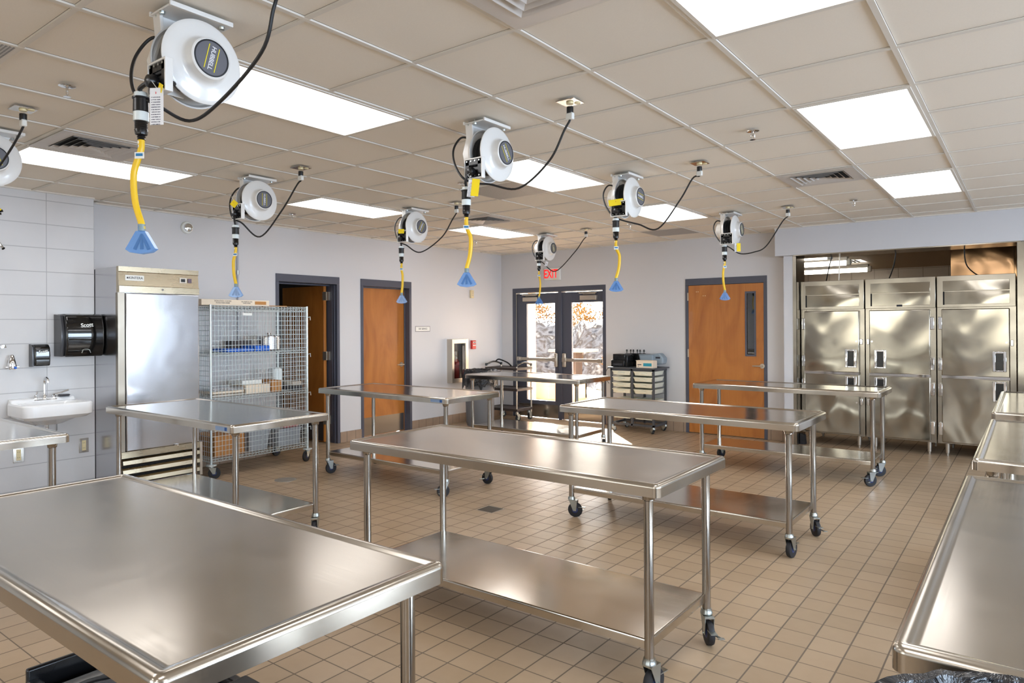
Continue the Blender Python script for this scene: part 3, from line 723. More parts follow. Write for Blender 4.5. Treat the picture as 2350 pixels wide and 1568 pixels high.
OUT_L = ['ceiling outlet feeding the nearest reel, above the top edge of the photo', 'ceiling outlet plate feeding the middle reel', 'ceiling outlet plate feeding the yellow-tagged reel right of centre', 'ceiling outlet plate feeding the far right reel',
         'ceiling outlet plate at the left edge, feeding the cut-off reel', 'ceiling outlet plate feeding the reel above the wire cart', 'ceiling outlet plate feeding the reel in front of the service sign', 'ceiling outlet plate feeding the reel by the exit sign']
YEL_L = ['yellow cord with blue tap hanging from the nearest and largest reel', 'yellow cord with blue tap hanging from the middle reel', 'yellow cord with blue tap hanging just right of the double doors', 'yellow cord with blue tap hanging in front of the single wooden door',
         'yellow cord hanging from the reel cut off by the left edge', 'yellow cord with blue tap hanging beside the wall conduit over the wire cart', 'yellow cord with small blue tap hanging at the closed service door frame', 'yellow cord with small blue tap hanging in front of the left glazed door']
reel('nearest and largest white cord reel, hanging at upper left', 4.75, -8.215, 2.459, 1.85, -104, [(4.82, -8.265, 2.372), (5.05, -8.27, 2.40), (5.302, -8.265, 2.518), (5.372, -8.265, 2.644)], (5.38, -8.25), (.052, .135, .12, -.43, -.2, 0, 3), -.055, 0, 0.0, .045)
reel('white cord reel at the centre with white and yellow tags', 4.755, -6.34, 2.395, 1.801, -58, [(4.86, -6.45, 2.41), (5.03, -6.39, 2.375), (5.241, -6.39, 2.5), (5.34, -6.385, 2.657)], (5.375, -6.38), (.045, .1, .07, -.44, -.235, .12, 2), .045, 0, 0.0)
reel('white cord reel right of centre with a yellow tag across its guide', 4.75, -4.48, 2.433, 1.839, -8, [(4.9, -4.58, 2.38), (5.044, -4.53, 2.338), (5.227, -4.53, 2.541), (5.33, -4.525, 2.699)], (5.384, -4.524), (.115, .05, .03, -.262, -.252, -.12, 1), .05)
reel('far white cord reel in front of the single wooden door', 4.74, -1.97, 2.442, 1.834, -60, [(4.849, -1.99, 2.353), (5.0, -1.99, 2.36), (5.13, -1.99, 2.417), (5.3, -2.0, 2.661)], (5.358, -2.007), (.04, .09, .13, -.41, -.2, 0, 2), -.03, 0, -.07)
reel('white cord reel cut off by the left edge of the photo', 2.28, -8.155, 2.41, 1.83, -70, [(2.42, -8.3, 2.33), (2.65, -8.27, 2.48), (2.82, -8.24, 2.6)], (2.904, -8.21), None, -.03)
reel('white cord reel above the wire cart with a folded yellow tag', 2.31, -6.34, 2.4, 1.812, -90, [(2.422, -6.39, 2.31), (2.681, -6.37, 2.49), (2.86, -6.35, 2.68)], (2.904, -6.345), (.05, .05, .045, -.25, -.24, .7, 1), -.035, 0, -.03)
reel('small white cord reel left of the ceiling light, beside the service door', 2.22, -4.4, 2.406, 1.808, 62, [(2.349, -4.45, 2.345), (2.627, -4.43, 2.477), (2.77, -4.42, 2.65)], (2.82, -4.416), (.06, .045, .055, -.262, -.255, 0, 1), .02)
reel('smallest white cord reel, hanging in front of the exit sign', 2.17, -1.8, 2.482, 1.849, -75, [(2.337, -1.85, 2.30), (2.645, -1.87, 2.529), (2.8, -1.9, 2.68)], (2.85, -1.917), (.035, .06, .12, -.42, -.2, .3, 0), .03, 0, -.065)

# ------------------------------------------------------------------ single-door refrigerator at left
fx, y0, y1, zt = .8, -6.783, -6.025, 2.14
o = (fx, y0, 0)
t = thing('refrigerator', 'tall single-door steel refrigerator beside the block wall', 'refrigerator', o)
MB().box(.03, fx-.06, y0, y1, .1, zt-.002).build('cabinet', M_FRIDGE, t, o, bevel=.004)
hd = MB().prism([(fx-.06, 1.9), (fx+.0, 1.9), (fx+.0, 1.96), (fx-.012, 1.965), (fx-.025, 2.09), (fx-.014, 2.095), (fx-.014, zt), (fx-.06, zt)], 'y', y0-.004, y1+.004)
ho = hd.build('header_panel', M_FRIDGE_WARM, t, o)
pl = MB().box(fx-.02, fx-.012, y0+.055, y0+.225, 2.012, 2.062).build('name_plate', M_WHITEP, ho, o)
text('KINTERA', .034, M_INK, 'lettering', pl, R_XF, (fx-.0108-fx, y0+.15-y0, 2.037), extrude=.0006, sx=.93)
ring = MB()
for k in range(6):
    a = k*PI/3; ring.obox((fx-.0108, y0+.075+.005*math.cos(a), 2.037+.005*math.sin(a)), (.001, .009, .004), Matrix.Rotation(a, 3, 'X'))
ring.build('plate_mark', M_INK, pl, o)
MB().box(fx-.022, fx-.011, y1-.19, y1-.12, 2.01, 2.06).build('display', M_ALU, ho, o)
MB().box(fx-.0112, fx-.0105, y1-.178, y1-.135, 2.02, 2.05).build('display_screen', M_BLACK, ho, o)
MB().box(fx-.022, fx-.010, y1-.105, y1-.07, 2.014, 2.055).build('power_switch', mat('purple_grey_switch', (96, 80, 96), .4), ho, o)
MB().tube([(fx-.0, y0+.395, 1.935), (fx+.003, y0+.395, 1.935)], .01, 12).build('key_lock', M_CHROME, ho, o)
dm = MB().box(fx-.055, fx, y0+.055, y1, .43, 1.895)
dd = dm.build('door', M_FRIDGE, t, o, bevel=.008, seg=3)
MB().box(fx-.058, fx-.012, y0-.012, y0+.048, .43, 1.897).build('door_edge', mat('door_edge_steel', (150, 140, 126), .3, 1), dd, o)
MB().box(fx-.07, fx-.03, y0+.0, y1, .12, .43).build('grille_backing', M_DARK, t, o)
for k, zz in enumerate((.12, .205, .29)):
    MB().prism([(fx-.04, zz), (fx+.01, zz+.02), (fx+.002, zz+.055), (fx-.04, zz+.075)], 'y', y0+.02, y1-.005).build('grille_slat', M_FRIDGE_WARM, t, o)
MB().box(fx-.04, fx+.002, y0+.01, y1, .37, .428).build('grille_top', M_FRIDGE_WARM, t, o)
MB().box(fx-.03, fx+.015, y1-.005, y1+.02, .1, .43).build('grille_bracket', M_ALU, t, o)
for yy in (y0+.07, y1-.08): caster(t, -.07+0, yy-y0, 1.57, zt=.1, rw=.038, wheel_m=M_ZINC)
for yy in (y0+.07, y1-.08): caster(t, -.68, yy-y0, 1.57, zt=.1, rw=.038, wheel_m=M_ZINC)
MB().lathe([(.02, .425), (.02, .44)], (fx+.001-fx, .52, 0), n=6).build('latch_pin', M_CHROME, t)

# ------------------------------------------------------------------ three tall refrigerators in the opening
def tall(label, x0, x1, hinge):
    o = ((x0+x1)/2, .4, 0); t = thing('refrigerator', label, 'refrigerator', o, 'tall two-section refrigerators')
    zt, zh, zm, zb = 2.125, 1.757, .945, .155
    MB().box(x0, x1, .0, .84, zb, zt).build('cabinet', M_POL2, t, o, bevel=.003)
    h = MB().box(x0, x1, -.04, .0, zh, zt).build('header_panel', M_POL2, t, o, bevel=.003)
    MB().box(x0+.06, x1-.055, -.046, -.04, zh+.19, zt-.06).build('access_panel', M_POL, h, o, bevel=.002)
    MB().box(x0+.075, x1-.055, -.043, -.04, zh+.035, zh+.18).build('access_panel', M_POL, h, o, bevel=.002)
    MB().box(x0+.06, x0+.075, -.0455, -.04, zh+.03, zh+.185).build('vent_slot', M_DARK, h, o)
    fr = MB().box(x0, x0+.06, -.012, 0, zb, zh).box(x1-.06, x1, -.012, 0, zb, zh).build('face_frame', M_POL2, t, o)
    for k, (a, b_) in enumerate(((zm+.01, zh-.02), (zb+.02, zm-.012))):
        xa, xb = x0+.045, x1-.055
        dr = MB().box(xa, xb, -.06, -.014, a, b_).build('door', M_POL, t, o, bevel=.01, seg=3)
        MB().box(xa, xb, -.066, -.056, a-.012 if k == 0 else b_-.004, a+.004 if k == 0 else b_+.008).build('door_lip', M_CHROME, dr, o)
        hx = xb-.16 if hinge == 'l' else xa+.055
        hz = 1.02 if k == 0 else .68
        H_ = MB()
        for p in ((hx, hx+.03, hz, hz+.23), (hx+.1, hx+.13, hz, hz+.23), (hx+.03, hx+.1, hz+.205, hz+.23), (hx+.03, hx+.1, hz, hz+.018)): H_.box(p[0], p[1], -.078, -.058, p[2], p[3])
        ho_ = H_.build('pull_handle', M_CHROME, dr, o, bevel=.005)
        MB().box(hx+.03, hx+.1, -.064, -.0595, hz+.018, hz+.205).build('handle_recess', M_BLACK, ho_, o)
        lx = xb-.03 if hinge == 'l' else xa+.03
        MB().tube([(lx, -.06, hz+.33 if k == 0 else hz-.1), (lx, -.066, hz+.33 if k == 0 else hz-.1)], .011, 12).build('key_lock', M_CHROME, dr, o)
        hl = x0+.012 if hinge == 'l' else x1-.055
        for zz in ((a+.06, b_-.24) if k == 0 else (a+.08, b_-.22)):
            MB().box(hl, hl+.04, -.058, -.012, zz, zz+.15).build('hinge', M_CHROME, t, o, bevel=.006)
        sx = x1-.05 if hinge == 'l' else x0+.015
        MB().box(sx, sx+.028, -.045, -.01, hz+.29 if k == 0 else hz-.13, hz+.36 if k == 0 else hz-.05).build('latch_strike', M_CHROME, t, o, bevel=.004)
    for lx in (x0+.09, x1-.08):
        for ly in (.06, .74): MB().lathe([(.012, 0), (.014, .03), (.02, .035), (.024, .1), (.027, .155)], (lx, ly, 0), n=16).build('leg', M_ALU, t, o)
    return t
tall('tall polished refrigerator nearest the wooden door, left of three', 4.99, 5.735, 'l')
t2 = tall('middle one of the three tall polished refrigerators', 5.748, 6.492, 'r')
tall('rightmost of the three tall polished refrigerators, under the hood', 6.505, 7.25, 'l')
MB().box(-.03, .03, -.4465, -.4405, 1.776, 1.8).build('maker_badge', M_INK, t2)
# kitchen beyond: strip lights, hood, cords, pipe
for k, (y, lb) in enumerate(((.98, 'fluorescent strip light nearest the opening, above the refrigerators'), (2.25, 'middle fluorescent strip light of the kitchen beyond'), (4.0, 'farthest and lowest-looking fluorescent strip light of the kitchen beyond'))):
    t = thing('strip_light', lb, 'ceiling light', (4.5, y, 2.62), 'fluorescent strip lights in the kitchen beyond')
    MB().box(-.62, .62, -.07, .07, -.06, -.0).build('light_housing', M_WHITE, t, bevel=.008)
    MB().lathe([(.03, -.6), (.042, -.59), (.042, .59), (.03, .6)], (0, 0, -.09), 'x', 14).build('tube_cover', M_TUBE_L, t)
    MB().box(.6, .66, -.045, .045, -.13, -.03).build('end_cap', M_WHITEP, t, bevel=.01)
for k, y in enumerate((1.6, 3.1)):
    t = thing('ceiling_vent', ('small kitchen ceiling grille by the nearest strip light', 'small kitchen ceiling grille by the farthest strip light')[k], 'air vent', (4.9, y, 2.62))
    MB().box(-.3, .3, -.28, .28, -.006, 0).build('vent_frame', M_WHITE, t)
    b = MB()
    for q in range(8): b.box(-.24+q*.06, -.21+q*.06, -.2, .2, -.012, -.006)
    b.build('louver', M_DARK, t)
t = thing('exhaust_hood', 'stainless hood panel above the right refrigerator', 'hood', (7.4, 1.3, 2.1))
MB().box(-.835, 1.6, -.3, .6, .0, .52).build('hood_body', wavy('hood_steel', (176, 140, 104), .14, .03, 2.0), t)
MB().box(-.18, -.176, -.3035, -.3, .0, .52).build('hood_seam', M_DARK, t)
for k, (pts, lb) in enumerate((([(5.32, .2, 2.46), (5.27, .25, 2.3), (5.2, .4, 2.126)], 'black cord leaning down to the left tall refrigerator'), ([(6.06, .15, 2.46), (6.03, .2, 2.3), (5.95, .35, 2.126)], 'black cord leaning down to the middle tall refrigerator'),
                               ([(6.78, .2, 2.62), (6.76, .25, 2.42), (6.78, .3, 2.26), (6.86, .4, 2.16), (6.93, .45, 2.126)], 'black cord curving down in front of the hood'))):
    tag(MB().tube(pts, .007, 8, smooth=6).build('power_cord', M_CORD), lb, 'cord', 'refrigerator supply cords')
tag(MB().tube([(5.36, .5, 2.62), (5.34, .5, 2.13)], .008, 8).build('pipe', M_ALU), 'thin bright pipe standing on the left tall refrigerator', 'pipe')
tag(MB().prism([(4.985, 0), (5.05, 0), (5.045, .05), (5.04, .12), (4.985, .14)], 'y', -.1, -.02).build('drain_boot', M_RUBBER), 'black rubber boot on the floor at the foot of the left tall refrigerator', 'drain')

# ------------------------------------------------------------------ wire security cart
CX0, CX1, CY0, CY1, CZ0, CZ1 = .09, .67, -5.83, -4.63, .175, 1.8
o = (.38, -5.23, 0); t = thing('wire_cart', 'tall wheeled wire mesh security cart against the left wall', 'cart', o)
def wires(axis, at, a0, a1, z0, z1, pa=.04, pz=.052, rr=.0027):
    b = MB(); n = round((a1-a0)/pa)
    for i in range(n+1):
        a = a0+(a1-a0)*i/n
        b.tube([(at, a, z0), (at, a, z1)] if axis == 'x' else [(a, at, z0), (a, at, z1)], rr, 4, False)
    n = round((z1-z0)/pz); q = .004
    for i in range(n+1):
        z = z0+(z1-z0)*i/n
        b.tube([(at+q, a0, z), (at+q, a1, z)] if axis == 'x' else [(a0, at-q, z), (a1, at-q, z)], rr, 4, False)
    return b
ym = (CY0+CY1)/2
wires('x', CX1+.012, CY0, ym-.012, CZ0, CZ1).build('mesh_door', M_WIRE, t, o)
wires('x', CX1+.012, ym+.012, CY1, CZ0, CZ1).build('mesh_door', M_WIRE, t, o)
wires('x', CX0-.01, CY0, CY1, CZ0, CZ1, .055, .08).build('mesh_panel', M_WIRE, t, o)
wires('y', CY0-.01, CX0, CX1, CZ0, CZ1).build('mesh_panel', M_WIRE, t, o)
wires('y', CY1+.01, CX0, CX1, CZ0, CZ1).build('mesh_panel', M_WIRE, t, o)
for z in (.2, .83, 1.3, 1.785):
    b = MB()
    for i in range(30): y = CY0+.01+i*(CY1-CY0-.02)/29; b.tube([(CX0, y, z), (CX1, y, z)], .002, 4, False)
    for zz in (z, z-.028):
        for x in (CX0, CX1): b.tube([(x, CY0, zz), (x, CY1, zz)], .0032, 6, False)
        for y in (CY0, CY1): b.tube([(CX0, y, zz), (CX1, y, zz)], .0032, 6, False)
    for x in (CX0, CX1):
        pts = [(x, CY0+i*(CY1-CY0)/40, z-(.028 if i % 2 else 0)) for i in range(41)]; b.tube(pts, .0022, 4, False)
    b.build('wire_shelf', M_WIRE, t, o)
for x in (CX0, CX1):
    for y in (CY0, CY1):
        b = MB().tube([(x, y, .13), (x, y, CZ1+.01)], .0127, 12).lathe([(.05, .135), (.055, .142), (.05, .15), (.013, .153)], (x, y, 0), n=20); b.build('post', M_WIRE, t, o)
for x, y, a in ((.38-o[0]+.29, -.6, .9), (.29, .6, -1.2), (-.29, .6, -1.4), (-.29, -.6, .5)): caster(t, x, y, a, zt=.135, rw=.062, brake=False)
for z in (1.68, 1.25, .8, .4):
    MB().tube([(CX1+.015, CY1+.0, z), (CX1+.035, CY1+.02, z+.01), (CX1+.04, CY1+.02, z-.03)], .004, 6).build('hasp', M_WIRE, t, o)
MB().box(CX1+.017, CX1+.019, -5.47, -5.36, 1.7, 1.725).build('cart_label', M_WHITEP, t, o)
# cart contents
def loose(name, label, cat, m, x0, x1, y0, y1, z0, z1, bevel=.006, group=None, lid=None):
    o_ = ((x0+x1)/2, (y0+y1)/2, z0)
    if lid:
        t_ = thing(name, label, cat, o_, group)
        MB().rings([rrect(x0+.02, x1-.02, y0+.02, y1-.02, .02, z0), rrect(x0, x1, y0, y1, .02, z1)]).build('box_body', m, t_, o_)
        MB().rings([rrect(x0-.01, x1+.01, y0-.01, y1+.01, .02, z1), rrect(x0-.01, x1+.01, y0-.01, y1+.01, .02, z1+.012)]).build('lid', lid, t_, o_)
        return t_
    ob = MB().box(x0-o_[0], x1-o_[0], y0-o_[1], y1-o_[1], 0, z1-z0).build(name, m, None, bevel=bevel); ob.location = o_
    return tag(ob, label, cat, group)
bx = loose('cardboard_box', 'long flat white cardboard box lying on top of the wire cart', 'box', M_CARDW, .22, .62, -5.9, -5.1, 1.806, 1.868, .003)
text('NON-STICK COATED\nFOOD PAN LINER', .02, M_INK, 'lettering', bx, R_XF, (.201, -.16, .035), extrude=.0004)
text('ALL PURPOSE PAN\nLINER PAPER', .016, M_INK, 'lettering', bx, R_XF, (.201, .12, .035), extrude=.0004)
MB().box(.2, .2015, .22, .36, .015, .05).build('printed_panel', M_CARD, bx)
loose('cardboard_sheet', 'brown cardboard flap lying on top of the wire cart', 'box', M_CARD, .2, .6, -5.09, -4.85, 1.806, 1.815, .002)
sh = 1.305
loose('plastic_tray', 'bright blue tray on the upper cart shelf', 'tray', M_BLUE, .3, .6, -5.6, -5.28, sh, sh+.035)
loose('plastic_tray', 'bright blue tray standing taller, right one on the upper cart shelf', 'tray', M_BLUE, .3, .6, -5.26, -5.08, sh, sh+.06)
loose('baking_pan', 'dark pan behind the blue trays on the upper cart shelf', 'pan', M_BROWNCART, .12, .28, -5.35, -5.1, sh, sh+.12)
for k, (y, rr, hh) in enumerate(((-4.93, .13, .15), (-4.9, .1, .09))):
    if k == 0:
        t_ = thing('stock_pot', 'steel stock pot with a lid on the upper cart shelf', 'pot', (.35, y, sh))
        MB().lathe([(rr-.01, 0), (rr, .01), (rr, hh), (rr-.003, hh), (rr-.004, .01)], n=28).build('pot_body', M_FRIDGE, t_)
        MB().lathe([(rr+.004, hh), (rr, hh+.01), (.03, hh+.03), (.02, hh+.05), (.01, hh+.05)], n=28).build('lid', M_FRIDGE, t_)
sh = .836
for k in range(3): loose('sheet_pan', ('lowest', 'middle', 'topmost')[k]+' sheet pan of the stack at the left of the middle cart shelf', 'pan', (M_ALU, M_CARDW, M_FRIDGE)[k], .2, .62, -5.78, -5.42, sh+k*.032, sh+k*.032+.026, .004, 'stacked sheet pans')
loose('storage_box', 'pale box beside the pan stack on the middle cart shelf', 'box', M_CARDW, .25, .6, -5.38, -5.08, sh, sh+.1)
loose('storage_box', 'small blue and white box on the pale box in the cart', 'box', M_WHITEP, .3, .56, -5.4, -5.16, sh+.101, sh+.15)
loose('storage_box', 'brown box at the centre of the middle cart shelf', 'box', M_CARD, .3, .6, -5.06, -4.93, sh, sh+.13)
loose('glass_jar', 'clear jar beside the dark pans on the middle cart shelf', 'jar', M_CLEARP, .3, .45, -4.92, -4.8, sh, sh+.26, .03)
loose('sheet_pan', 'lower dark pan at the right end of the middle cart shelf', 'pan', M_SMOKE, .2, .62, -4.79, -4.66, sh, sh+.05)
loose('sheet_pan', 'upper dark pan at the right end of the middle cart shelf', 'pan', M_ALU, .22, .6, -4.78, -4.66, sh+.052, sh+.1)
sh = .206
loose('cardboard_box', 'brown cardboard box on the lowest cart shelf', 'box', M_CARD, .2, .63, -5.77, -5.42, sh, sh+.22)
loose('storage_tote', 'lidded grey tote at the middle of the lowest cart shelf', 'tote', M_GREYBIN, .2, .63, -5.36, -5.1, sh, sh+.21, lid=M_GREYBIN)
loose('storage_tote', 'lidded grey tote at the right of the lowest cart shelf', 'tote', M_GREYBIN, .2, .63, -5.0, -4.68, sh, sh+.19, lid=M_GREYBIN)
loose('cloth_bag', 'small red bag lying on the right-hand tote in the cart', 'bag', M_RED, .3, .6, -4.9, -4.7, sh+.204, sh+.245, .015)

# ------------------------------------------------------------------ hand sink and wall fittings on the block wall
wx = .27
o = (wx, -7.24, .82); t = thing('hand_sink', 'white porcelain wall-hung hand sink on the block wall', 'sink', o)
y0, y1, x1 = -7.52, -6.97, .74
def ring(a, z, rad=.06, tilt=0): return rrect(wx+(.0 if a < .01 else a*.9), x1-a, y0+a, y1-a, rad, z, 5)
rg = [rrect(.3, .52, -7.35, -7.13, .08, .72, 5), rrect(.28, .62, -7.43, -7.05, .09, .77, 5), rrect(wx+.001, .7, -7.49, -7.0, .08, .785, 5), rrect(wx+.001, x1, y0, y1, .07, .815, 5), rrect(wx+.001, x1+.003, y0-.002, y1+.002, .07, .905, 5), rrect(wx+.005, x1-.008, y0+.008, y1-.008, .065, .918, 5),
      rrect(.4, x1-.035, y0+.045, y1-.045, .07, .912, 5), rrect(.42, x1-.07, y0+.08, y1-.08, .09, .86, 5), rrect(.45, x1-.12, y0+.14, y1-.14, .09, .81, 5)]
MB().rings(rg).build('basin', M_PORC, t, o)
MB().prism([(wx+.001, .9), (.36, .905), (.34, .945), (wx+.001, .95)], 'y', y0+.02, y1-.02).build('back_ledge', M_PORC, t, o, bevel=.012, seg=3)
fc = MB().box(.315, .35, -7.32, -7.14, .915, .935).tube([(.333, -7.235, .93), (.333, -7.235, 1.08), (.345, -7.235, 1.115), (.38, -7.235, 1.128), (.41, -7.235, 1.11), (.415, -7.235, 1.085)], .0105, 12, smooth=5).lathe([(.022, .93), (.018, .96), (.012, .975)], (.333, -7.235, 0), n=16)
fo = fc.build('faucet', M_CHROME, t, o)
for yy, dy in ((-7.305, .0), (-7.16, .1)):
    MB().lathe([(.018, .93), (.014, .95), (.016, .965), (.008, .975)], (.333, yy, 0), n=14).tube([(.333, yy, .968), (.36, yy+dy*.5, .985), (.4-(.03 if dy == 0 else 0), yy+dy, 1.01)], [.006, .007, .009], 8).build('tap_lever', M_CHROME, fo, o)
MB().tube([(.45, -7.26, .76), (.45, -7.26, .6), (.4, -7.26, .56), (wx, -7.26, .58)], .018, 12, smooth=4).build('drain_trap', M_CHROME, t, o)
for yy in (-7.32, -7.15): MB().tube([(.36, yy, .8), (.37, yy, .66), (.33, yy, .6), (wx, yy, .6)], .006, 8, smooth=4).build('supply_hose', mat('grey_hose', (150, 150, 150), .4, .5), t, o)
tag(MB().lathe([(.045, 0), (.05, .008), (.042, .018), (.02, .02)], (.333, -7.075, .948), n=24).build('drain_stopper', M_SMOKE), 'round dark drain stopper lying on the sink ledge', 'stopper')
o = (wx, -7.27, 1.33); t = thing('soap_dispenser', 'small black soap dispenser above the hand sink', 'dispenser', o)
MB().prism([(wx, 1.23), (.375, 1.235), (.385, 1.3), (.375, 1.4), (.34, 1.43), (wx, 1.43)], 'y', -7.325, -7.2).build('case', M_GLOSSBLK, t, o, bevel=.012, seg=3)
MB().prism([(wx+.002, 1.228), (.355, 1.23), (.36, 1.3), (.35, 1.405), (.33, 1.425), (wx+.002, 1.432)], 'y', -7.336, -7.322).build('side_panel', M_SMOKE, t, o)
text('Scott', .034, M_WHITEP, 'lettering', t, Matrix.Rotation(.12, 3, 'X') @ R_XF, (.116, .01, .035), extrude=.0006, bold=.0008)
o = (wx, -6.97, 1.5); t = thing('towel_dispenser', 'large glossy black paper towel dispenser on the end of the block wall', 'dispenser', o)
MB().prism([(wx, 1.32), (.47, 1.31), (.505, 1.42), (.505, 1.58), (.47, 1.69), (.42, 1.705), (wx, 1.705)], 'y', -7.115, -6.79).build('case', M_GLOSSBLK, t, o, bevel=.016, seg=3)
MB().prism([(wx+.002, 1.315), (.43, 1.315), (.45, 1.42), (.45, 1.58), (.42, 1.69), (wx+.002, 1.7)], 'y', -7.135, -7.112).build('side_panel', M_SMOKE, t, o)
text('Scott', .05, M_WHITEP, 'lettering', t, Matrix.Rotation(.08, 3, 'X') @ R_XF, (.237, .025, .1), extrude=.0006, bold=.001)
MB().tube([(.507, -6.99, 1.345), (.51, -6.98, 1.375), (.51, -6.965, 1.38), (.51, -6.94, 1.378), (.51, -6.925, 1.37), (.507, -6.915, 1.345)], .003, 6).build('paper_icon', M_ZINC, t, o)
MB().lathe([(.006, 0), (.004, .008)], (.4, -6.97, 1.705), n=8).build('lock_pin', M_ZINC, t, o)
for y, z, lb in ((-6.887, .46, 'steel outlet plate on the block wall right of the sink'), (-7.42, .45, 'steel outlet plate on the block wall under the sink, behind the table edge')):
    o = (wx, y, z); t = thing('wall_outlet', lb, 'power outlet', o, 'outlets on the block wall')
    MB().box(wx, wx+.006, y-.042, y+.042, z-.068, z+.068).build('cover_plate', M_EDGE, t, o, bevel=.002)
    MB().box(wx+.006, wx+.009, y-.018, y+.018, z-.048, z+.048).build('receptacle', M_IVORY, t, o, bevel=.002)
    s = MB()
    for dz in (-.028, .02):
        for dy in (-.007, .006): s.box(wx+.009, wx+.0096, y+dy-.0012, y+dy+.0012, z+dz, z+dz+.009)
    s.build('slot', M_DARK, t, o)
o = (wx, -7.48, 1.26); t = thing('wall_valve', 'chrome wall valve with a blue button above the sink', 'valve', o)
MB().lathe([(.032, -.045), (.036, -.02), (.03, .02), (.018, .07), (.01, .082)], (wx+.045, -7.48, 1.26), n=20).build('valve_body', M_CHROME, t, o)
MB().tube([(wx, -7.48, 1.235), (wx+.05, -7.48, 1.235)], .025, 14).tube([(wx+.05, -7.53, 1.235), (wx+.05, -7.43, 1.235)], .008, 10).build('valve_pipe', M_CHROME, t, o)
MB().tube([(wx+.075, -7.465, 1.228), (wx+.085, -7.463, 1.228)], .01, 12).build('button', M_BLUE, t, o)
o = (wx, -7.55, 1.42); t = thing('wall_valve', 'small chrome wall fitting at the left edge, above the blue-buttoned valve', 'valve', o)
MB().tube([(wx, -7.555, 1.415), (wx+.06, -7.555, 1.415)], .015, 12).tube([(wx+.04, -7.6, 1.43), (wx+.04, -7.52, 1.41)], .006, 8).lathe([(.02, -.004), (.02, .01), (.01, .014)], (wx+.05, -7.545, 1.42), n=14).build('valve_body', M_CHROME, t, o)
o = (.5, -7.62, 2.4); t = thing('spray_hose', 'chrome spray hose with a yellow guard hanging at the left edge', 'hose', o)
MB().tube([(.5, -7.625, 2.6), (.5, -7.625, 2.52), (.5, -7.63, 2.42), (.5, -7.63, 2.3)], [.012, .008, .011, .009], 10).tube([(.5, -7.63, 2.3), (.5, -7.61, 2.27), (.52, -7.6, 2.25)], .014, 10).tube([(.5, -7.625, 2.6), (.48, -7.7, 2.66), (wx, -7.75, 2.66)], .008, 8, smooth=4).build('hose_pipe', M_CHROME, t, o)
MB().tube([(.5, -7.64, 2.555), (.515, -7.6, 2.572)], .01, 8).tube([(.5, -7.65, 2.535), (.51, -7.61, 2.545)], .008, 8).build('grip', M_BLACK, t, o)
MB().lathe([(.02, 0), (.022, .01), (.014, .018)], (.5, -7.625, 2.57), n=14).build('guard', M_YTAG, t, o)

# ------------------------------------------------------------------ fittings on the left wall
o = (0, -5.726, 2.677); t = thing('fire_strobe', 'round clear fire alarm strobe high on the left wall', 'alarm', o)
MB().lathe([(.068, 0), (.068, .02), (.06, .03), (.05, .032)], axis='x', n=28).build('strobe_base', M_WHITEP, t)
MB().lathe([(.05, .03), (.044, .05), (.02, .058), (.005, .058)], axis='x', n=24).build('strobe_lens', M_CHROME, t)
t = thing('wall_conduit', 'thin grey conduit running down the left wall beside the wire cart', 'conduit', (0, -5.115, 0))
MB().tube([(.016, 0, 1.3), (.016, 0, H)], .011, 12).build('conduit_pipe', mat('grey_conduit', (168, 170, 178), .4), t)
MB().tube([(.016, 0, 2.19), (.016, 0, 2.24)], .016, 12).box(0, .012, -.012, .022, 2.2, 2.225).build('conduit_strap', M_ZINC, t)
o = (0, -1.996, 1.53); t = thing('room_sign', 'small white room sign reading 138 SERVICE beside the closed door', 'sign', o)
MB().box(0, .006, -.155, .155, -.035, .035).build('sign_plate', M_WHITEP, t, bevel=.001)
MB().box(.004, .0055, -.16, .16, -.04, .04).build('sign_border', M_INK, t)
text('138  SERVICE', .036, M_INK, 'lettering', t, R_XF, (.0065, 0, 0), sx=.95)
o = (0, -1.24, 1.0); t = thing('extinguisher_cabinet', 'steel fire extinguisher cabinet with a glazed door, behind the lined bin', 'cabinet', o)
b = MB().box(.0, .1, -.2, -.19, -.34, .36).box(.0, .1, .19, .2, -.34, .36).box(0, .1, -.19, .19, .35, .36).box(0, .1, -.19, .19, -.34, -.33).box(0, .004, -.19, .19, -.33, .35)
b.build('cabinet_body', M_ALU, t)
b = MB().box(.1, .112, -.2, -.15, -.34, .36).box(.1, .112, .13, .2, -.34, .36).box(.1, .112, -.15, .13, .29, .36).box(.1, .112, -.15, .13, -.34, -.27); do = b.build('cabinet_door', M_ALU, t, bevel=.002)
MB().box(.104, .108, -.15, .13, -.27, .29).build('pane', M_GLASS, do)
MB().box(.112, .12, .04, .09, -.27, .25).build('handle_strip', M_CARTFR, do)
e = thing('fire_extinguisher', 'red fire extinguisher inside the steel wall cabinet', 'extinguisher', (.055, -1.27, .67))
MB().lathe([(.04, 0), (.045, .01), (.045, .3), (.03, .35), (.012, .37)], n=20).build('cylinder', M_RED, e)
MB().lathe([(.014, .37), (.014, .41)], n=10).tube([(0, 0, .4), (.03, -.05, .43)], .006, 6).build('valve', M_CHROME, e)
o = (0, -.81, 1.255); t = thing('pull_station', 'red fire alarm pull station near the corner', 'alarm', o)
MB().box(0, .045, -.048, .048, -.07, .075).build('station_body', M_RED, t, bevel=.004)
MB().box(.045, .048, -.03, .034, .03, .05).box(.045, .05, -.036, .036, -.015, .0).build('pull_bar', M_WHITEP, t)
MB().box(.048, .0495, -.02, .028, .034, .045).build('station_window', M_INK, t)
o = (0, -.835, 2.1); t = thing('wall_sensor', 'small ivory alarm horn on the left wall near the corner', 'sensor', o)
MB().box(0, .035, -.035, .035, -.065, .065).build('sensor_body', M_IVORY, t, bevel=.004)
b = MB()
for z in (-.03, 0, .03): b.box(.035, .037, -.012, .02, z, z+.014)
b.build('slot', M_ALU, t)

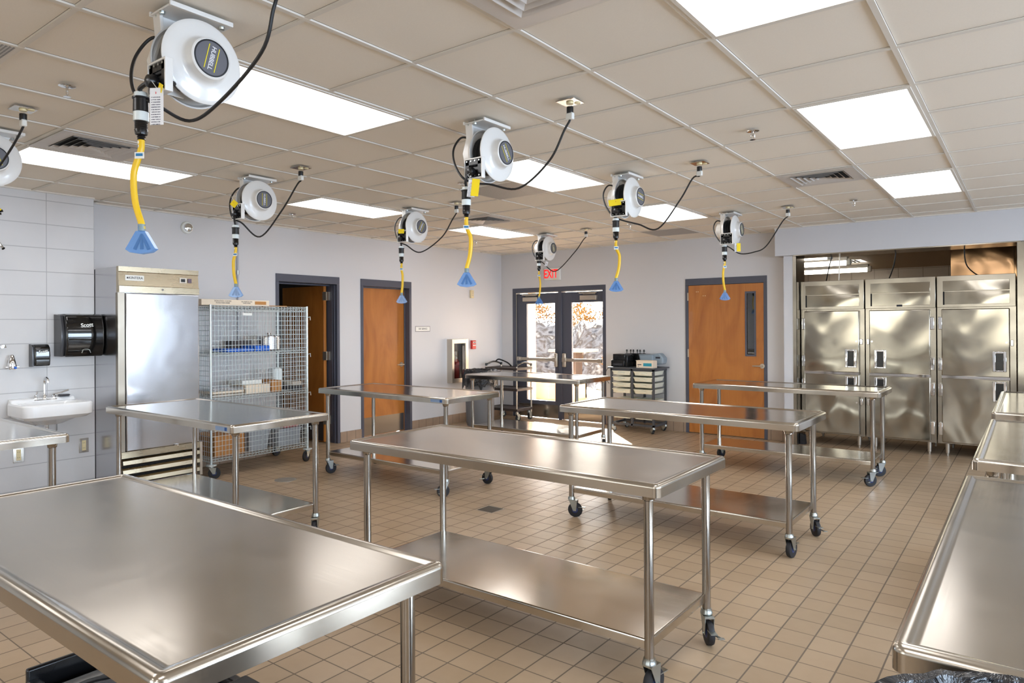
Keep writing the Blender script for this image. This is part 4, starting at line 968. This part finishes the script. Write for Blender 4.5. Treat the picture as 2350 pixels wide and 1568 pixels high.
# exit sign above the double doors
o = (1.09, 0, 2.425); t = thing('exit_sign', 'white exit sign with red letters above the double doors', 'sign', o)
MB().box(-.155, .155, -.045, -.0, -.1, .1).build('sign_case', M_WHITEP, t, bevel=.004)
text('EXIT', .2, mat('lit_red_letter', (226, 26, 30), .4, emis=(255, 20, 20), es=.6), 'lettering', t, R_YF, (-.02, -.0465, -.002), extrude=.001, sx=.68, bold=.003)
MB().box(.02, .08, -.0475, -.045, -.094, -.088).build('test_strip', M_YEL, t)

# floor drains
t = thing('floor_drain', 'round steel drain cover in the floor near the wire cart', 'floor drain', (1.32, -5.39, 0))
MB().lathe([(.11, 0), (.11, .003), (.1, .004)], n=32).build('drain_cover', M_ALU, t)
t = thing('floor_drain', 'square perforated drain grate in the floor between the tables', 'floor drain', (3.72, -5.03, 0))
MB().box(-.09, .09, -.09, .09, 0, .003).build('drain_frame', M_ALU, t)
MB().box(-.08, .08, -.08, .08, .003, .004).build('drain_grate', mat('dark_grate', (84, 76, 66), .6, .5), t)

# ------------------------------------------------------------------ lined bins
def bin_(label, x, y, R0, R1, hz, liner_drop, seed, handles=True):
    rnd = random.Random(seed)
    t = thing('trash_can', label, 'trash can', (x, y, 0))
    MB().lathe([(R0-.015, 0), (R0-.01, .03), (R0, .05), (R1-.015, hz-.08), (R1, hz-.07), (R1, hz-.01), (R1+.012, hz), (R1-.005, hz+.002), (R1-.02, hz-.05), (R0-.02, .04)], n=40).build('can_body', M_BRUTE, t)
    n = 96; rings_ = []
    ph = [rnd.uniform(0, 6.28) for _ in range(8)]
    def wob(a, k): return sum(math.sin(a*f+ph[i]+k*1.7)*w for i, (f, w) in enumerate(((5, .3), (9, .3), (14, .35), (23, .3), (31, .25))))
    for k, (dr, z) in enumerate(((-.06, hz-.25), (-.035, hz-.08), (-.02, hz-.01), (-.004, hz+.012), (.014, hz+.014), (.024, hz-.01), (.028, hz-liner_drop*.35), (.032, hz-liner_drop*.7), (.03, hz-liner_drop))):
        rg = []
        for q in range(n):
            a = 2*PI*q/n; w = wob(a, k*.35); rr = R1+dr+w*.008*(1 if k > 2 else .5); zz = z+wob(a*1.0, 3+k*.2)*(.006 if k < 6 else .012+.03*(k-6))
            rg.append((rr*math.cos(a), rr*math.sin(a), zz))
        rings_.append(rg)
    MB().rings(rings_, True, False).build('bin_liner', M_LINER, t)
    return t
bin_('grey round bin with a black liner beside the extinguisher cabinet', .48, -1.2, .22, .25, .87, .24, 3)
bin_('bin with a black liner cut off at the lower right corner of the photo', 7.43, -8.39, .24, .275, .93, .26, 9)

# black utility cart by the doors
CX, CY = .45, -.4
t = thing('utility_cart', 'three-shelf dark utility cart with arched handles beside the double doors', 'cart', (CX, CY, 0))
for z in (.2, .53, .87):
    b = MB().box(-.33, .33, -.22, .22, z-.006, z)
    for a in ((-.33, .33, -.22, -.212), (-.33, .33, .212, .22), (-.33, -.322, -.22, .22), (.322, .33, -.22, .22)): b.box(a[0], a[1], a[2], a[3], z-.03, z+.012)
    b.build('cart_shelf', M_BROWNCART, t, bevel=.002)
for x in (-.315, .315):
    for y in (-.205, .205): MB().tube([(x, y, .13), (x, y, .93)], .013, 10).build('post', M_ALU, t)
    if x > 0 or True:
        MB().tube([(x, -.2, .92), (x, -.17, .93), (x, -.08, .955), (x, 0, .965), (x, .08, .955), (x, .17, .93), (x, .2, .92)], .014, 10, smooth=3).tube([(x, -.205, .9), (x, -.205, .945)], .02, 10).tube([(x, .205, .9), (x, .205, .945)], .02, 10).build('arched_handle', M_BLACK, t)
for x in (-.29, .29):
    for y in (-.17, .17): caster(t, x, y, 1.2+x, zt=.14, rw=.055, brake=False, wheel_m=M_TRAY)
tag(MB().tube([(.13, -.35, .96), (.2, -.36, 1.0), (.3, -.37, .985), (.42, -.38, .945), (.5, -.4, .9)], .012, 8, smooth=4).build('cart_strap', M_BLACK), 'black strap bowed above the bin beside the utility cart', 'strap')

# drawer cart with trays
x0, x1, y0, y1 = 2.42, 3.12, -.5, -.06
o = (2.77, -.28, 0); t = thing('tray_cart', 'rolling charcoal cart with two columns of cream trays against the back wall', 'cart', o)
b = MB()
for x in (x0, (x0+x1)/2-.015, x1-.03):
    for y in (y0, y1-.03): b.box(x, x+.03, y, y+.03, .09, .93)
for z in (.1, .9): b.box(x0, x1, y0, y0+.03, z, z+.03); b.box(x0, x1, y1-.03, y1, z, z+.03); b.box(x0, x0+.03, y0, y1, z, z+.03); b.box(x1-.03, x1, y0, y1, z, z+.03)
b.build('cart_frame', M_CARTFR, t, o, bevel=.002)
MB().box(x0-.03, x1+.03, y0-.03, y1+.03, .93, .95).build('cart_top', M_CARTFR, t, o, bevel=.003)
for col in range(2):
    xa = x0+.035+col*.345; xb = xa+.29
    for k in range(6):
        zz = .835-k*.088
        if k == 5: zz = .2; h_ = .15
        else: h_ = .062
        if k == 4: zz = .42; h_ = .062
        d_ = MB().rings([rrect(xa+.012, xb-.012, y0+.02, y1-.05, .012, zz), rrect(xa, xb, y0+.002, y1-.04, .012, zz+h_-.012), rrect(xa-.006, xb+.006, y0-.008, y1-.04, .012, zz+h_-.01), rrect(xa-.006, xb+.006, y0-.008, y1-.04, .012, zz+h_)]).build('tray', M_TRAY, t, o)
        MB().box(xa+.09, xb-.09, y0-.011, y0+.0, zz+h_*.35, zz+h_*.6).build('label_holder', M_TRAY, d_, o, bevel=.002)
    for k in range(6):
        zz = .83-k*.088
        if k < 5:
            MB().box(xa-.004, xa+.004, y0+.02, y1-.02, zz-.006, zz).box(xb-.004, xb+.004, y0+.02, y1-.02, zz-.006, zz).build('tray_rail', M_CARTFR, t, o)
for x in (x0+.02, x1-.02):
    for y in (y0+.02, y1-.02): caster(t, x-o[0], y-o[1], x*3+y, zt=.085, rw=.03, brake=False, wheel_m=M_ZINC)
# things on the cart
o = (2.53, -.3, .95); t = thing('coffee_grinder', 'black countertop appliance on the left of the tray cart', 'appliance', o)
MB().box(-.13, .09, -.14, .1, 0, .1).box(-.11, .09, -.12, .1, .1, .19).box(.09, .13, -.12, .08, 0, .18).build('appliance_body', M_BLACK, t, bevel=.008)
MB().box(-.09, .06, -.145, -.14, .02, .05).build('control_strip', M_SMOKE, t)
t = thing('knob_stand', 'black stand of small knobs behind the appliance on the tray cart', 'stand', (2.7, -.1, .95))
b = MB().box(-.1, .08, -.06, .05, .0, .19)
for k in range(6): b.lathe([(.006, .19), (.006, .215), (.014, .22), (.012, .245), (.005, .25)], (-.2+k*.055, -.02+.02*(k % 2), 0), n=8)
b.box(-.22, .09, -.04, .03, .175, .19); b.build('stand_body', M_BLACK, t)
t = thing('carry_case', 'grey soft case lying behind the white box on the tray cart', 'case', (2.935, -.22, .95))
prof = [(0, -.12), (.05, -.115), (.085, -.1), (.09, 0), (.09, .2), (.06, .22), (0, .22)]
b = MB().prism([(-.14, .19), (-.1, .06), (-.03, 0), (.06, 0), (.1, .07), (.09, .19)], 'y', -.12, .05).prism([(.02, .03), (.23, .05), (.24, .14), (.17, .21), (.02, .19)], 'y', -.08, .07)
b.build('case_body', M_GREYCLOTH, t, bevel=.02, seg=3)
MB().box(.12, .19, -.083, -.08, .13, .155).build('case_badge', M_INK, t)
MB().box(-.13, .1, -.125, .05, .175, .19).build('case_flap', M_GREYCLOTH, t, bevel=.006)
t = thing('glove_box', 'white and teal cardboard box at the front right of the tray cart', 'box', (2.98, -.44, .95))
MB().box(-.13, .13, -.07, .07, 0, .1).build('box_body', M_CARDW, t, bevel=.002)
MB().box(-.135, .13, -.075, .06, .1, .108).build('box_flap', M_CARDW, t)
MB().box(-.02, .11, -.0715, -.07, .025, .07).build('printed_panel', M_TEAL, t)
MB().box(-.11, -.05, -.0715, -.07, .04, .052).box(-.1, -.09, -.0715, -.07, .02, .03).build('printed_mark', M_INK, t)
tag(MB().tube([(2.4, -.5, .94), (2.36, -.52, .88), (2.37, -.52, .76), (2.4, -.5, .7)], .004, 6, smooth=4).build('power_cord', M_CORD), 'thin black cord drooping from the left side of the tray cart', 'cord')

# black low machine under the front left table
t = thing('floor_machine', 'low black machine with steel trays under the left foreground table', 'appliance', (4.8, -8.45, 0))
b = MB().box(-.4, .4, -.24, .24, 0, .06).box(-.4, -.375, -.24, .24, 0, .3).box(.3, .4, -.24, .24, .0, .3).box(-.4, .4, .2, .24, 0, .28).box(-.4, .4, -.24, -.2, 0, .26); b.build('machine_body', M_BLACK, t, bevel=.008)
MB().box(-.3, .28, -.18, .18, .23, .24).build('steel_tray', M_EDGE, t)
MB().box(-.2, .24, -.14, .1, .245, .262).build('steel_tray', M_SMOKE, t, bevel=.003)
MB().tube([(-.2, -.16, .25), (-.12, -.1, .29), (.0, .02, .3), (.1, .06, .28)], .009, 8, smooth=4).build('hose', M_CORD, t)
tag(MB().tube([(4.47, -8.33, .262), (4.55, -8.4, .285)], .016, 12).build('marker_pen', M_WHITEP), 'white pen lying on the low black machine', 'pen')

# ------------------------------------------------------------------ outside, beyond the double doors
struct(MB().box(-14, 14, 7.2, 22, -.12, -.03).box(-14, 2.2, .2, 7.2, -.12, -.03).build('ground', M_CONC))
# hillside
b = MB(); n = 60; rnd = random.Random(5)
def hz(x, y):
    d = y-5.2+.6*math.sin(x*.5)
    base = 0 if d < 0 else min(1.7, d*.85)
    return base+.14*math.sin(x*3.1+y*2)+.1*math.sin(x*7+y*5.3)+.05*math.sin(x*17+y*13)
vs = []; fs = []
nx, ny = 90, 34
for j in range(ny):
    for i in range(nx):
        x = -12+i*14.2/(nx-1); y = 5.0+j*8/(ny-1); vs.append((x, y, hz(x, y)-.12))
for j in range(ny-1):
    for i in range(nx-1):
        a = j*nx+i; fs.append((a, a+1, a+nx+1, a+nx))
b.add(vs, fs); tag(b.build('hillside', M_ROCK), 'pale rocky bank rising outside the double doors', 'hillside', kind='structure')
def shrub(label, x, y, rad, m, cat='shrub', grp=None):
    rnd = random.Random(int(x*100+y*10)); z = max(-.03, hz(x, y)-.15); t_ = thing('shrub', label, cat, (x, y, z), grp)
    b = MB()
    for k in range(900):
        a = rnd.uniform(0, 2*PI); ph = math.acos(rnd.uniform(-.2, 1)); rr = rad*rnd.uniform(.5, 1)
        p = Vector((rr*math.cos(a)*math.sin(ph), rr*math.sin(a)*math.sin(ph), rad*.25+rr*math.cos(ph)*.9))
        d1 = Vector((rnd.uniform(-1, 1), rnd.uniform(-1, 1), rnd.uniform(-1, 1))).normalized(); d2 = d1.orthogonal().normalized(); s_ = rad*.06
        b.add([p-d1*s_, p-d2*s_*.5, p+d1*s_, p+d2*s_*.5], [(0, 1, 2, 3)])
    b.build('foliage', m, t_)
    s = MB()
    for k in range(6):
        a = k*1.05; s.tube([(0, 0, -.05), (rad*.3*math.cos(a), rad*.3*math.sin(a), rad*.5), (rad*.6*math.cos(a), rad*.6*math.sin(a), rad*.95)], [.02, .012, .005], 5)
    s.build('stem', M_WOODOUT, t_)
for k, (x, y, rad) in enumerate(((-5.6, 8.8, .8), (-3.9, 8.8, .8), (-2.2, 8.7, .8), (-.5, 8.8, .8), (1.2, 8.8, .8), (-2.6, 6.7, .45), (-1.2, 6.3, .35), (-.1, 6.1, .3))):
    shrub('autumn-coloured shrub growing on the rocky bank outside', x, y, rad, M_LEAF, grp='shrubs on the bank')
t = thing('planter_box', 'timber planter box with green leaves outside the left glazed door', 'planter', (-.75, 3.0, -.03))
b = MB().box(-1.0, .5, -.35, -.29, 0, .42).box(-1.0, .5, .29, .35, 0, .42).box(-1.0, -.94, -.35, .35, 0, .42).box(.44, .5, -.35, .35, 0, .42).box(.28, .37, -.4, -.35, 0, .45); b.build('planter_wall', M_WOODOUT, t, bevel=.004)
MB().box(-.94, .44, -.29, .29, .3, .36).build('soil', M_BROWNCART, t)
b = MB(); rnd = random.Random(2)
for k in range(160):
    p = Vector((rnd.uniform(-.1, .4), rnd.uniform(-.25, .25), .36+rnd.uniform(0, .12))); d1 = Vector((rnd.uniform(-1, 1), rnd.uniform(-1, 1), rnd.uniform(-.3, 1))).normalized(); d2 = d1.orthogonal()
    b.add([p-d1*.04, p-d2*.02, p+d1*.04, p+d2*.02], [(0, 1, 2, 3)])
b.build('leaves', M_GREEN, t)
tag(MB().box(-.92, -.8, 2.1, 2.22, -.03, 2.6).build('timber_post', M_WOODOUT), 'timber post outside at the left edge of the left door pane', 'post')
t = thing('outdoor_table', 'pale stone table outside behind the left push bar', 'table', (-1.1, 4.2, -.03))
MB().box(-.45, .45, -.4, .4, .98, 1.04).build('table_slab', M_CONC, t, bevel=.01); MB().box(-.15, .15, -.15, .15, 0, .98).build('table_base', M_BROWNCART, t, bevel=.01)
